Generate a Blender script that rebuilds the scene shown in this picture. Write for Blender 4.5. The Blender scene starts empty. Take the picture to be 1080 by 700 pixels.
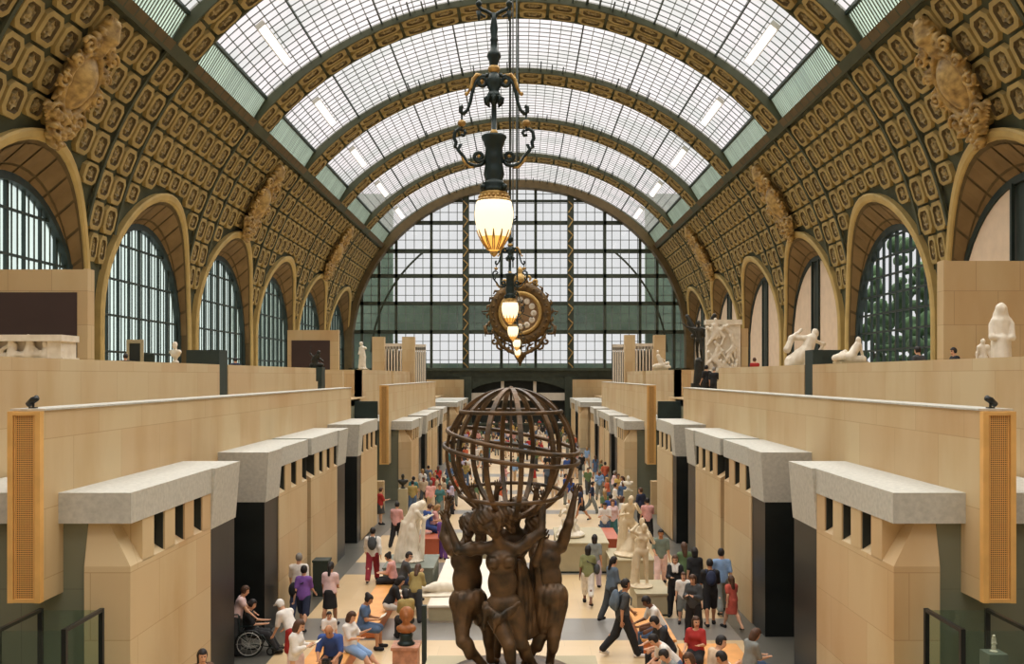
import bpy, math, random
import numpy as np
from mathutils import Vector, Matrix
random.seed(7); rng = np.random.default_rng(7)
scene = bpy.context.scene
COL = scene.collection
R = math.radians
# ------------------------------------------------------------------ camera
CX, CZ, VX, VY, F = 0.13, 6.5, 548.5, 396.0, 1000.0
cd = bpy.data.cameras.new('camera'); cam = bpy.data.objects.new('camera', cd); COL.objects.link(cam)
cam.location = (CX, 0, CZ); cam.rotation_euler = (R(90), 0, 0)
cd.sensor_width = 36.0; cd.lens = 36.0 * F / 1080.0
cd.shift_x = -(VX - 540.0) / 1080.0; cd.shift_y = (VY - 350.0) / 1080.0
cd.clip_end = 600; cd.clip_start = 0.1
scene.camera = cam
# ------------------------------------------------------------------ light
w = bpy.data.worlds.new('overcast_sky'); scene.world = w; w.use_nodes = True
bg = w.node_tree.nodes['Background']; bg.inputs[0].default_value = (1.0, 0.965, 0.98, 1); bg.inputs[1].default_value = 0.84
sd = bpy.data.lights.new('overcast_daylight', 'SUN'); sun = bpy.data.objects.new('overcast_daylight', sd); COL.objects.link(sun)
sd.energy = 11.0; sd.angle = R(110); sd.color = (1.0, 0.96, 0.88); sun.rotation_euler = (R(-16), 0, 0); sun.location = (0, 40, 60)
vs = scene.view_settings
vs.view_transform = 'Standard'; vs.look = 'None'; vs.gamma = 1.0; vs.exposure = 0.0; vs.use_curve_mapping = False

# ------------------------------------------------------------------ materials
def srgb(c):
    return tuple(((v / 255) / 12.92 if v / 255 <= 0.04045 else ((v / 255 + 0.055) / 1.055) ** 2.4) for v in c) + (1.0,)
MATS = {}
def newmat(name):
    m = bpy.data.materials.new(name); m.use_nodes = True
    nt = m.node_tree; b = nt.nodes['Principled BSDF']
    return m, nt, b
def N(nt, t, **kw):
    n = nt.nodes.new(t)
    for k, v in kw.items(): setattr(n, k, v)
    return n
def mat(name, c, rough=0.6, var=0.12, scale=3.0, metal=0.0, c2=None, bump=0.0, spec=0.4):
    """plain procedural surface: two tones mixed by noise"""
    if name in MATS: return MATS[name]
    m, nt, b = newmat(name)
    a = srgb(c)
    d = srgb(c2) if c2 else tuple(x * (1 - var * 2) for x in a[:3]) + (1,)
    tc = N(nt, 'ShaderNodeTexCoord'); no = N(nt, 'ShaderNodeTexNoise'); no.inputs['Scale'].default_value = scale; no.inputs['Detail'].default_value = 4
    mx = N(nt, 'ShaderNodeMix', data_type='RGBA'); mx.inputs[6].default_value = a; mx.inputs[7].default_value = d
    rp = N(nt, 'ShaderNodeMapRange'); rp.inputs[1].default_value = 0.35; rp.inputs[2].default_value = 0.7
    nt.links.new(tc.outputs['Object'], no.inputs['Vector']); nt.links.new(no.outputs[0], rp.inputs[0]); nt.links.new(rp.outputs[0], mx.inputs[0])
    nt.links.new(mx.outputs[2], b.inputs['Base Color'])
    b.inputs['Roughness'].default_value = rough; b.inputs['Metallic'].default_value = metal
    b.inputs['Specular IOR Level'].default_value = spec
    if bump:
        bp = N(nt, 'ShaderNodeBump'); bp.inputs['Strength'].default_value = bump; bp.inputs['Distance'].default_value = 0.03
        nt.links.new(no.outputs[0], bp.inputs['Height']); nt.links.new(bp.outputs[0], b.inputs['Normal'])
    MATS[name] = m; return m
def stone(name, c, c2, bw=1.6, bh=0.8, mortar=None, rough=0.6, msize=0.008, var=0.5):
    """large stone slabs: brick pattern over world (x+y, z), stained by noise"""
    if name in MATS: return MATS[name]
    m, nt, b = newmat(name)
    tc = N(nt, 'ShaderNodeTexCoord'); sx = N(nt, 'ShaderNodeSeparateXYZ'); nt.links.new(tc.outputs['Object'], sx.inputs[0])
    ad = N(nt, 'ShaderNodeMath', operation='ADD'); nt.links.new(sx.outputs[0], ad.inputs[0]); nt.links.new(sx.outputs[1], ad.inputs[1])
    cb = N(nt, 'ShaderNodeCombineXYZ'); nt.links.new(ad.outputs[0], cb.inputs[0]); nt.links.new(sx.outputs[2], cb.inputs[1])
    br = N(nt, 'ShaderNodeTexBrick'); nt.links.new(cb.outputs[0], br.inputs['Vector'])
    br.inputs['Color1'].default_value = srgb(c); br.inputs['Color2'].default_value = srgb(c2)
    br.inputs['Mortar'].default_value = srgb(mortar or tuple(int(v * 0.8) for v in c))
    br.inputs['Scale'].default_value = 1.0; br.inputs['Mortar Size'].default_value = msize; br.inputs['Brick Width'].default_value = bw; br.inputs['Row Height'].default_value = bh
    br.inputs['Bias'].default_value = -0.3
    no = N(nt, 'ShaderNodeTexNoise'); no.inputs['Scale'].default_value = 0.7; no.inputs['Detail'].default_value = 6
    mp = N(nt, 'ShaderNodeMapping'); mp.inputs['Scale'].default_value = (1, 1, 0.35); nt.links.new(tc.outputs['Object'], mp.inputs[0]); nt.links.new(mp.outputs[0], no.inputs['Vector'])
    rp = N(nt, 'ShaderNodeMapRange'); rp.inputs[1].default_value = 0.45; rp.inputs[2].default_value = 0.75; rp.inputs[4].default_value = var
    nt.links.new(no.outputs[0], rp.inputs[0])
    mx = N(nt, 'ShaderNodeMix', data_type='RGBA', blend_type='MULTIPLY'); mx.inputs[7].default_value = (0.80, 0.66, 0.48, 1)
    nt.links.new(rp.outputs[0], mx.inputs[0]); nt.links.new(br.outputs[0], mx.inputs[6])
    nt.links.new(mx.outputs[2], b.inputs['Base Color']); b.inputs['Roughness'].default_value = rough
    MATS[name] = m; return m
def emit(name, c, s):
    if name in MATS: return MATS[name]
    m, nt, b = newmat(name); b.inputs['Base Color'].default_value = srgb(c)
    b.inputs['Emission Color'].default_value = srgb(c); b.inputs['Emission Strength'].default_value = s
    MATS[name] = m; return m
def glassy(name, tcol, transp, lcol, streak=0.0, sscale=4.0, axis=1, patch=0.0, patch_col=None):
    """frosted pane: part clear (tinted), the rest scatters daylight; optional upright streaks (blinds)"""
    m, nt, b = newmat(name); nt.nodes.remove(b)
    out = nt.nodes['Material Output']
    tr = N(nt, 'ShaderNodeBsdfTransparent'); tr.inputs[0].default_value = tcol
    tl = N(nt, 'ShaderNodeBsdfTranslucent'); tl.inputs[0].default_value = srgb(lcol)
    mx = N(nt, 'ShaderNodeMixShader'); mx.inputs[0].default_value = 1 - transp
    tc = N(nt, 'ShaderNodeTexCoord')
    if streak:
        sx = N(nt, 'ShaderNodeSeparateXYZ'); nt.links.new(tc.outputs['Object'], sx.inputs[0])
        no = N(nt, 'ShaderNodeTexNoise', noise_dimensions='1D'); no.inputs['Scale'].default_value = sscale; no.inputs['Detail'].default_value = 3
        nt.links.new(sx.outputs[axis], no.inputs['W'])
        rp = N(nt, 'ShaderNodeMapRange'); rp.inputs[1].default_value = 0.35; rp.inputs[2].default_value = 0.65; rp.inputs[3].default_value = 1 - transp; rp.inputs[4].default_value = min(1, 1 - transp + streak)
        nt.links.new(no.outputs[0], rp.inputs[0]); nt.links.new(rp.outputs[0], mx.inputs[0])
    if patch:
        vo = N(nt, 'ShaderNodeTexNoise'); vo.inputs['Scale'].default_value = 0.22; vo.inputs['Detail'].default_value = 2
        nt.links.new(tc.outputs['Object'], vo.inputs['Vector'])
        rp = N(nt, 'ShaderNodeMapRange'); rp.inputs[1].default_value = 0.46; rp.inputs[2].default_value = 0.62; rp.inputs[4].default_value = patch
        nt.links.new(vo.outputs[0], rp.inputs[0])
        cm = N(nt, 'ShaderNodeMix', data_type='RGBA'); cm.inputs[6].default_value = tcol; cm.inputs[7].default_value = patch_col
        nt.links.new(rp.outputs[0], cm.inputs[0]); nt.links.new(cm.outputs[2], tr.inputs[0])
    nt.links.new(tr.outputs[0], mx.inputs[1]); nt.links.new(tl.outputs[0], mx.inputs[2]); nt.links.new(mx.outputs[0], out.inputs[0])
    MATS[name] = m; return m
def clearglass(name, tint, refl=0.08):
    m, nt, b = newmat(name); nt.nodes.remove(b); out = nt.nodes['Material Output']
    tr = N(nt, 'ShaderNodeBsdfTransparent'); tr.inputs[0].default_value = tint
    gl = N(nt, 'ShaderNodeBsdfGlossy'); gl.inputs['Roughness'].default_value = 0.05
    mx = N(nt, 'ShaderNodeMixShader'); mx.inputs[0].default_value = refl
    nt.links.new(tr.outputs[0], mx.inputs[1]); nt.links.new(gl.outputs[0], mx.inputs[2]); nt.links.new(mx.outputs[0], out.inputs[0])
    MATS[name] = m; return m

STONE = stone('beige_stone', (206, 184, 144), (198, 166, 124), 1.9, 1.1, (186, 158, 118), var=0.75)
STONE_D = stone('tan_stone', (198, 174, 132), (190, 158, 114), 1.3, 1.0, (166, 140, 102), var=0.6)
CORN = mat('pale_grey_stone', (196, 194, 184), 0.7, 0.06, 12, c2=(178, 177, 168))
GREENW = stone('grey_green_wall', (126, 128, 108), (122, 124, 104), 3.0, 3.0, (112, 114, 96), var=0.3)
BLACK = mat('black_metal', (30, 34, 33), 0.35, 0.2, 2)
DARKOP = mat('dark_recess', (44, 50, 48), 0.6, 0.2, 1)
IRON = mat('green_iron', (66, 74, 62), 0.5, 0.15, 1.5)
IRON_D = mat('dark_green_iron', (44, 58, 54), 0.5, 0.15, 1.5)
BAR = mat('grey_glazing_bar', (104, 112, 108), 0.5, 0.1, 1.5)
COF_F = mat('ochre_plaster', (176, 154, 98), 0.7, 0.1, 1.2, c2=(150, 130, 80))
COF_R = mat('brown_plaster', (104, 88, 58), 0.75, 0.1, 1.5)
COF_G = mat('bronze_gilt_rosette', (172, 152, 102), 0.5, 0.2, 5, c2=(110, 96, 66))
COF_B = mat('olive_plaster', (78, 82, 62), 0.75, 0.1, 0.8)
SOFF = mat('soffit_panel', (136, 112, 74), 0.7, 0.12, 0.6, c2=(116, 94, 60))
RIM = mat('ochre_arch_rim', (196, 170, 108), 0.65, 0.1, 1.0)
GILT = mat('gilt_plaster', (196, 164, 100), 0.45, 0.2, 3, c2=(124, 98, 58))
MARBLE = mat('white_marble', (232, 222, 204), 0.5, 0.05, 4, c2=(214, 202, 180))
MARBLE_C = mat('cream_marble', (226, 208, 176), 0.5, 0.06, 4, c2=(206, 186, 152))
BRONZE = mat('brown_bronze', (106, 80, 53), 0.42, 0.25, 6, metal=0.3, c2=(46, 41, 32), bump=0.1)
BRONZE_D = mat('dark_bronze', (58, 56, 48), 0.4, 0.2, 5, metal=0.4)
MAROON = mat('maroon_panel', (66, 50, 46), 0.8, 0.05, 1)
GOLD = mat('gilt_metal', (208, 172, 104), 0.4, 0.2, 12, metal=0.4, c2=(146, 112, 62))
BLKG = mat('black_green_metal', (40, 54, 52), 0.35, 0.2, 6, metal=0.3)
ORANGE = mat('orange_wood', (206, 118, 66), 0.45, 0.12, 2.5, c2=(190, 104, 56))
ORANGE_L = mat('light_orange_wood', (226, 158, 84), 0.45, 0.1, 2.5)
REDBOX = mat('red_brown_panel', (180, 92, 62), 0.5, 0.08, 2)
PLINTH = mat('greige_plinth', (178, 166, 134), 0.6, 0.06, 2)
PLINTH_G = mat('grey_plinth', (116, 122, 110), 0.6, 0.08, 2)
PLINTH_W = mat('white_plinth', (232, 222, 206), 0.6, 0.04, 2)
PINKP = mat('pink_stone', (196, 140, 112), 0.6, 0.2, 8)
TERRA = mat('terracotta', (168, 104, 56), 0.55, 0.2, 6)
CREAM = mat('cream_blind', (226, 204, 178), 0.8, 0.05, 1.5)

# ------------------------------------------------------------------ mesh helpers
class MB:
    def __init__(s): s.v, s.f, s.m, s.n = [], [], [], 0
    def add(s, verts, faces, mi=0):
        o = s.n
        s.v.append(np.asarray(verts, float).reshape(-1, 3)); s.n += len(s.v[-1])
        for f in faces: s.f.append(tuple(i + o for i in f)); s.m.append(mi)
    def box(s, x0, x1, y0, y1, z0, z1, mi=0):
        if x0 > x1: x0, x1 = x1, x0
        v = [(x, y, z) for x in (x0, x1) for y in (y0, y1) for z in (z0, z1)]
        s.add(v, [(0, 1, 3, 2), (4, 6, 7, 5), (0, 4, 5, 1), (2, 3, 7, 6), (0, 2, 6, 4), (1, 5, 7, 3)], mi)
    def hexa(s, v, mi=0):       # 8 corners: bottom loop 0-3, top loop 4-7
        s.add(v, [(3, 2, 1, 0), (4, 5, 6, 7), (0, 1, 5, 4), (1, 2, 6, 5), (2, 3, 7, 6), (3, 0, 4, 7)], mi)
    def bar(s, a, b, wd, dp, up=(0, 0, 1), mi=0):
        a, b, up = Vector(a), Vector(b), Vector(up); d = (b - a).normalized(); r = d.cross(up)
        if r.length < 1e-5: r = d.cross(Vector((1, 0, 0)))
        r.normalize(); u = r.cross(d); r *= wd / 2; u *= dp / 2
        s.hexa([a - r - u, a + r - u, b + r - u, b - r - u, a - r + u, a + r + u, b + r + u, b - r + u], mi)
    def tube(s, pts, rad, seg=8, mi=0, caps=True, closed=False):
        pts = [Vector(p) for p in pts]; n = len(pts)
        if not hasattr(rad, '__len__'): rad = [rad] * n
        ring, nrm = [], None
        for i, p in enumerate(pts):
            t = (pts[(i + 1) % n] - pts[i - 1]) if closed else (pts[min(i + 1, n - 1)] - pts[max(i - 1, 0)])
            t = t.normalized() if t.length > 1e-9 else Vector((0, 0, 1))
            if nrm is None:
                nrm = t.cross(Vector((0.123, 0.345, 0.93))); 
                if nrm.length < 1e-4: nrm = t.cross(Vector((1, 0, 0)))
            nrm = (nrm - t * nrm.dot(t)).normalized(); bn = t.cross(nrm)
            ring.append([p + (nrm * math.cos(2 * math.pi * k / seg) + bn * math.sin(2 * math.pi * k / seg)) * rad[i] for k in range(seg)])
        v = [q for r_ in ring for q in r_]; f = []
        for i in range(n if closed else n - 1):
            j = (i + 1) % n
            for k in range(seg):
                l = (k + 1) % seg; f.append((i * seg + k, i * seg + l, j * seg + l, j * seg + k))
        if caps and not closed: f.append(tuple(range(seg))[::-1]); f.append(tuple((n - 1) * seg + k for k in range(seg)))
        s.add(v, f, mi)
    def lathe(s, prof, c=(0, 0, 0), seg=20, mi=0, sx=1, sy=1):
        v, f = [], []
        for r_, z in prof:
            for k in range(seg):
                a = 2 * math.pi * k / seg; v.append((c[0] + sx * r_ * math.cos(a), c[1] + sy * r_ * math.sin(a), c[2] + z))
        for i in range(len(prof) - 1):
            for k in range(seg):
                l = (k + 1) % seg; f.append((i * seg + k, i * seg + l, (i + 1) * seg + l, (i + 1) * seg + k))
        f.append(tuple(range(seg))[::-1]); f.append(tuple((len(prof) - 1) * seg + k for k in range(seg)))
        s.add(v, f, mi)
    def ball(s, c, r_, seg=12, mi=0, sz=1.0):
        s.lathe([(max(1e-3, r_ * math.sin(math.pi * i / 8)), -r_ * sz * math.cos(math.pi * i / 8)) for i in range(9)], c, seg, mi)
    def grid(s, P, mi=0):       # P[i][j] points
        n, m = len(P), len(P[0]); f = []
        for i in range(n - 1):
            for j in range(m - 1): f.append((i * m + j, (i + 1) * m + j, (i + 1) * m + j + 1, i * m + j + 1))
        s.add([p for r_ in P for p in r_], f, mi)
    def build(s, name, mats, parent=None, smooth=False):
        me = bpy.data.meshes.new(name)
        V = np.concatenate(s.v) if s.v else np.zeros((0, 3))
        me.from_pydata(V.tolist(), [], s.f)
        for m in (mats if isinstance(mats, (list, tuple)) else [mats]): me.materials.append(m)
        if any(s.m): me.polygons.foreach_set('material_index', s.m)
        if smooth: me.polygons.foreach_set('use_smooth', [True] * len(me.polygons))
        me.update()
        o = bpy.data.objects.new(name, me); COL.objects.link(o)
        if parent: o.parent = parent
        return o
def tag(o, label, cat, group=None, kind=None):
    o['label'] = label; o['category'] = cat
    if group: o['group'] = group
    if kind: o['kind'] = kind
    return o
def empty(name, loc, rz=0, label=None, cat=None, group=None):
    o = bpy.data.objects.new(name, None); COL.objects.link(o); o.location = loc; o.rotation_euler = (0, 0, rz); o.empty_display_size = 0.1
    if label: tag(o, label, cat, group)
    return o
def copy_tree(o, parent=None):
    c = o.copy(); COL.objects.link(c)
    if parent: c.parent = parent
    for ch in o.children: copy_tree(ch, c)
    return c
def smooth_by_angle(o, deg=35):
    pass

# pixel -> place
def zfloor(d): return 0.0 if d < 36 else (-0.75 if d > 54 else -0.75 * (d - 36) / 18)
def at(px, d): return CX + (px - VX) * d / F
def zat(py, d): return CZ - (py - VY) * d / F
def dfloor(py):
    d = 6.5e3 / (py - VY)
    for _ in range(12): d = (CZ - zfloor(d)) * F / (py - VY)
    return d

# ------------------------------------------------------------------ signed-distance figures
def rc(a, b, r1, r2=None, k=None, t=''): return ('c', np.array(a, float), np.array(b, float), r1, r1 if r2 is None else r2, k, t)
def el(c, r_, M=None, k=None, t=''): return ('e', np.array(c, float), np.array(r_, float), np.eye(3) if M is None else M, 0, k, t)
def prim_dist(p, P):
    if p[0] == 'c':
        a, b, r1, r2 = p[1:5]; ab = b - a; L = max(float(ab @ ab), 1e-9)
        q = P - a; t = np.clip((q @ ab.astype(np.float32)) / L, 0, 1)
        return np.linalg.norm(q - t[..., None] * ab.astype(np.float32), axis=-1) - (r1 + (r2 - r1) * t)
    c, r_, M = p[1:4]; q = (P - c.astype(np.float32)) @ M.astype(np.float32)
    k0 = np.linalg.norm(q / r_.astype(np.float32), axis=-1); k1 = np.linalg.norm(q / (r_ ** 2).astype(np.float32), axis=-1)
    return k0 * (k0 - 1) / np.maximum(k1, 1e-6)
def prim_box(p, m):
    if p[0] == 'c': r_ = max(p[3], p[4]); return np.minimum(p[1], p[2]) - r_ - m, np.maximum(p[1], p[2]) + r_ + m
    r_ = p[2].max(); return p[1] - r_ - m, p[1] + r_ + m
def sdf_mesh(prims, h, k=0.03, cut=None, post=None, infl=0.0):
    lo = np.min([prim_box(p, 0)[0] for p in prims], 0) - infl - 2.5 * h; hi = np.max([prim_box(p, 0)[1] for p in prims], 0) + infl + 2.5 * h
    n = np.ceil((hi - lo) / h).astype(int) + 1
    ax = [(lo[i] + h * np.arange(n[i])).astype(np.float32) for i in range(3)]
    D = np.full(n, 1.0, np.float32)
    for p in prims:
        kk = p[5] if p[5] is not None else k
        b0, b1 = prim_box(p, max(kk, 2 * h) + infl + h)
        i0 = np.maximum(((b0 - lo) / h).astype(int), 0); i1 = np.minimum(np.ceil((b1 - lo) / h).astype(int) + 1, n)
        if (i1 <= i0).any(): continue
        P = np.stack(np.meshgrid(*[ax[i][i0[i]:i1[i]] for i in range(3)], indexing='ij'), -1)
        d = prim_dist(p, P) - infl; sl = tuple(slice(i0[i], i1[i]) for i in range(3)); a = D[sl]
        hh = np.maximum(kk - np.abs(a - d), 0) / kk
        D[sl] = np.minimum(a, d) - hh * hh * kk * 0.25
    if cut or post:
        P = np.stack(np.meshgrid(*ax, indexing='ij'), -1)
        if post: D = post(D, P)
        if cut: D = np.maximum(D, cut(P))
    return nets(D, lo, h)
def nets(D, lo, h):
    s = D < 0; nx, ny, nz = D.shape
    corners = [(i, j, k) for i in (0, 1) for j in (0, 1) for k in (0, 1)]
    cs = sum(s[i:nx - 1 + i, j:ny - 1 + j, k:nz - 1 + k].astype(np.int8) for i, j, k in corners)
    idx = np.argwhere((cs > 0) & (cs < 8))
    ids = np.full((nx - 1, ny - 1, nz - 1), -1, np.int64); ids[tuple(idx.T)] = np.arange(len(idx))
    acc = np.zeros((len(idx), 3)); cnt = np.zeros(len(idx))
    val = {c: D[idx[:, 0] + c[0], idx[:, 1] + c[1], idx[:, 2] + c[2]] for c in corners}
    for c in corners:
        for a in range(3):
            if c[a]: continue
            e = list(c); e[a] = 1; f0, f1 = val[c], val[tuple(e)]
            x = (f0 < 0) != (f1 < 0); t = np.where(x, f0 / np.where(x, f0 - f1, 1), 0)
            pos = np.tile(np.array(c, float), (len(idx), 1)); pos[:, a] += t
            acc += pos * x[:, None]; cnt += x
    V = lo + (idx + acc / np.maximum(cnt, 1)[:, None]) * h
    Q = []
    for a in range(3):
        b, c = (a + 1) % 3, (a + 2) % 3
        s0 = [slice(None)] * 3; s1 = [slice(None)] * 3
        s0[a] = slice(0, -1); s1[a] = slice(1, None)
        x = s[tuple(s0)] != s[tuple(s1)]
        e = np.argwhere(x)
        if not len(e): continue
        ok = (e[:, b] > 0) & (e[:, c] > 0) & (e[:, b] < D.shape[b] - 1) & (e[:, c] < D.shape[c] - 1); e = e[ok]
        def cell(db, dc):
            q = e.copy(); q[:, b] -= db; q[:, c] -= dc; return ids[q[:, 0], q[:, 1], q[:, 2]]
        q = np.stack([cell(1, 1), cell(0, 1), cell(0, 0), cell(1, 0)], 1)
        ins = s[e[:, 0], e[:, 1], e[:, 2]]
        q[~ins] = q[~ins][:, ::-1]; Q.append(q)
    Q = np.concatenate(Q) if Q else np.zeros((0, 4), int)
    return V, Q
def add_net(mb, VQ, mi=0):
    V, Q = VQ; o = mb.n; mb.v.append(V); mb.n += len(V)
    mb.f.extend(map(tuple, (Q + o).tolist())); mb.m.extend([mi] * len(Q))
def net_obj(name, VQ, mats, parent=None):
    mb = MB(); add_net(mb, VQ); return mb.build(name, mats, parent, smooth=True)
# ================================================================== THE SETTING
def struct(o, label, cat): return tag(o, label, cat, kind='structure')
BAY = 14.8; RIB0 = 20.2
ribs_y = [RIB0 + BAY * k for k in range(-2, 8)]
YB, YF = -9.4, 123.8
EA, EB, EZ = 22.3, 21.25, 10.25          # vault half-ellipse
def VP_(phi, off=0.0):                    # point on the vault section; below the springing the wall is upright
    if phi < 0: return (EA + off, EZ + 21.8 * phi)
    return ((EA + off) * math.cos(phi), EZ + (EB + off) * math.sin(phi))
def VN_(phi):                             # inward normal
    if phi < 0: return (-1.0, 0.0)
    nx, nz = math.cos(phi) / EA, math.sin(phi) / EB; L = math.hypot(nx, nz); return (-nx / L, -nz / L)
def phi_of_z(z):
    return (z - EZ) / 21.8 if z < EZ else math.asin(min(1, (z - EZ) / EB))
PT = R(37.6)
ZS, WO, HO = 9.1, 6.45, 7.8               # window arch on the cove: spring height, half width, rise
RW = 0.5                                  # rim width
TZ = 5.8                                  # upper terrace floor

# ---- floor
FLOOR_M = []
def floor_mat(name, c, c2, rough):
    m = stone(name, c, c2, 1.2, 1.2, tuple(int(v * 0.92) for v in c), rough, 0.006, 0.25)
    b = m.node_tree.nodes['Principled BSDF']
    # tiles lie in x, y
    for l in list(m.node_tree.links):
        if l.to_node.bl_idname == 'ShaderNodeTexBrick' and l.to_socket.name == 'Vector': m.node_tree.links.remove(l)
    tcn = [n for n in m.node_tree.nodes if n.bl_idname == 'ShaderNodeTexCoord'][0]; brn = [n for n in m.node_tree.nodes if n.bl_idname == 'ShaderNodeTexBrick'][0]
    m.node_tree.links.new(tcn.outputs['Object'], brn.inputs['Vector'])
    return m
FL = floor_mat('pale_beige_paving', (212, 186, 146), (204, 176, 134), 0.28)
FG = floor_mat('grey_paving_band', (134, 130, 124), (126, 122, 116), 0.28)
FD = floor_mat('dark_paving_edge', (92, 90, 82), (86, 84, 78), 0.35)
mb = MB()
bands = [(23.3, 25.4), (31.0, 33.0), (39.5, 41.5), (48, 50), (58, 60), (68, 70), (80, 82), (94, 96)]
edges = sorted({YB, YF, 36.0, 54.0} | {e for b in bands for e in b})
def is_band(y): return any(a <= y < b for a, b in bands)
for a, b in zip(edges[:-1], edges[1:]):
    for x0, x1, side in ((-23, -5.6, 1), (-5.6, 5.6, 0), (5.6, 23, 1)):
        za, zb = zfloor(a), zfloor(b)
        mb.add([(x0, a, za), (x1, a, za), (x1, b, zb), (x0, b, zb)], [(0, 1, 2, 3)], 2 if side else (1 if is_band((a + b) / 2) else 0))
struct(mb.build('floor', [FL, FG, FD]), 'pale beige stone floor of the nave crossed by grey bands', 'floor')

# ---- side walls: coffered cove, arch rims and window reveals
def arch_curve(yc, w, h, z0, n=28):       # (y, z) points from near foot over crown to far foot
    return [(yc - w * math.cos(math.pi * i / n), z0 + h * math.sin(math.pi * i / n)) for i in range(n + 1)]
def cof_template():
    def octa(hu, hv, c, w): return [(hu - c, hv, w), (-hu + c, hv, w), (-hu, hv - c, w), (-hu, -hv + c, w), (-hu + c, -hv, w), (hu - c, -hv, w), (hu, -hv + c, w), (hu, hv - c, w)]
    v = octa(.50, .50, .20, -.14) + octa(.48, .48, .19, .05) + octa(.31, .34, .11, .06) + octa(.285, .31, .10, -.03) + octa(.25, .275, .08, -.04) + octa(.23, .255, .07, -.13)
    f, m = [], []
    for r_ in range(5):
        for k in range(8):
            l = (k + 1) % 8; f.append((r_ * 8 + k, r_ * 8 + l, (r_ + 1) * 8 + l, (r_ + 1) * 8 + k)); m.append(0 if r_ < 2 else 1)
    f.append(tuple(range(40, 48))); m.append(1)
    o = len(v); n = 12
    v.append((0, 0, .06))
    for rr, ww in ((.06, .05), (.1, -.02), (.18, .035), (.225, -.12)):
        for k in range(n):
            q = rr * (1 + (.22 if k % 2 else -.15) * (rr > .1)); a = 2 * math.pi * k / n
            v.append((q * math.cos(a) * 1.0, q * math.sin(a) * 1.25, ww))
    for k in range(n): f.append((o, o + 1 + k, o + 1 + (k + 1) % n)); m.append(2)
    for r_ in range(3):
        for k in range(n):
            l = (k + 1) % n; f.append((o + 1 + r_ * n + k, o + 1 + (r_ + 1) * n + k, o + 1 + (r_ + 1) * n + l, o + 1 + r_ * n + l)); m.append(2)
    return np.array(v), f, m
CV, CFc, CM = cof_template()
def put_coffer(mb, sx, yc, phi, wu, wv, lift=0.0):
    s_, c_ = math.sin(phi), math.cos(phi)
    x, z = VP_(phi); nx, nz = VN_(phi); tx, tz = (-nz, nx) if True else (0, 0)
    tx, tz = (nz * -1, nx) ; tx, tz = (-abs(nz), abs(nx))      # tangent pointing up the vault (towards the crown)
    if phi > math.pi / 2: tx, tz = (-abs(nz), -abs(nx))
    u = CV[:, 0] * wu; v = CV[:, 1] * wv; w_ = CV[:, 2] * 1.3 + lift
    X = x + tx * v + nx * w_; Z = z + tz * v + nz * w_; Y = yc + u
    o = mb.n; mb.v.append(np.stack([sx * X, Y, Z], 1)); mb.n += len(CV)
    for f, m in zip(CFc, CM): mb.f.append(tuple(i + o for i in f)); mb.m.append(m)
ROW = R(4.38)
def in_rim(y, z, yc, grow=0.0):
    w_, h_ = WO + RW + grow, HO + RW + grow
    if abs(y - yc) >= w_: return False
    if z < ZS: return True
    return ((y - yc) / w_) ** 2 + ((z - ZS) / h_) ** 2 < 1
GX, GW, GH = 22.78, 6.28, 6.3              # glass plane, half width and rise of the glazed arch
cart_bays = {1, 3, 5, 7}
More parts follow.
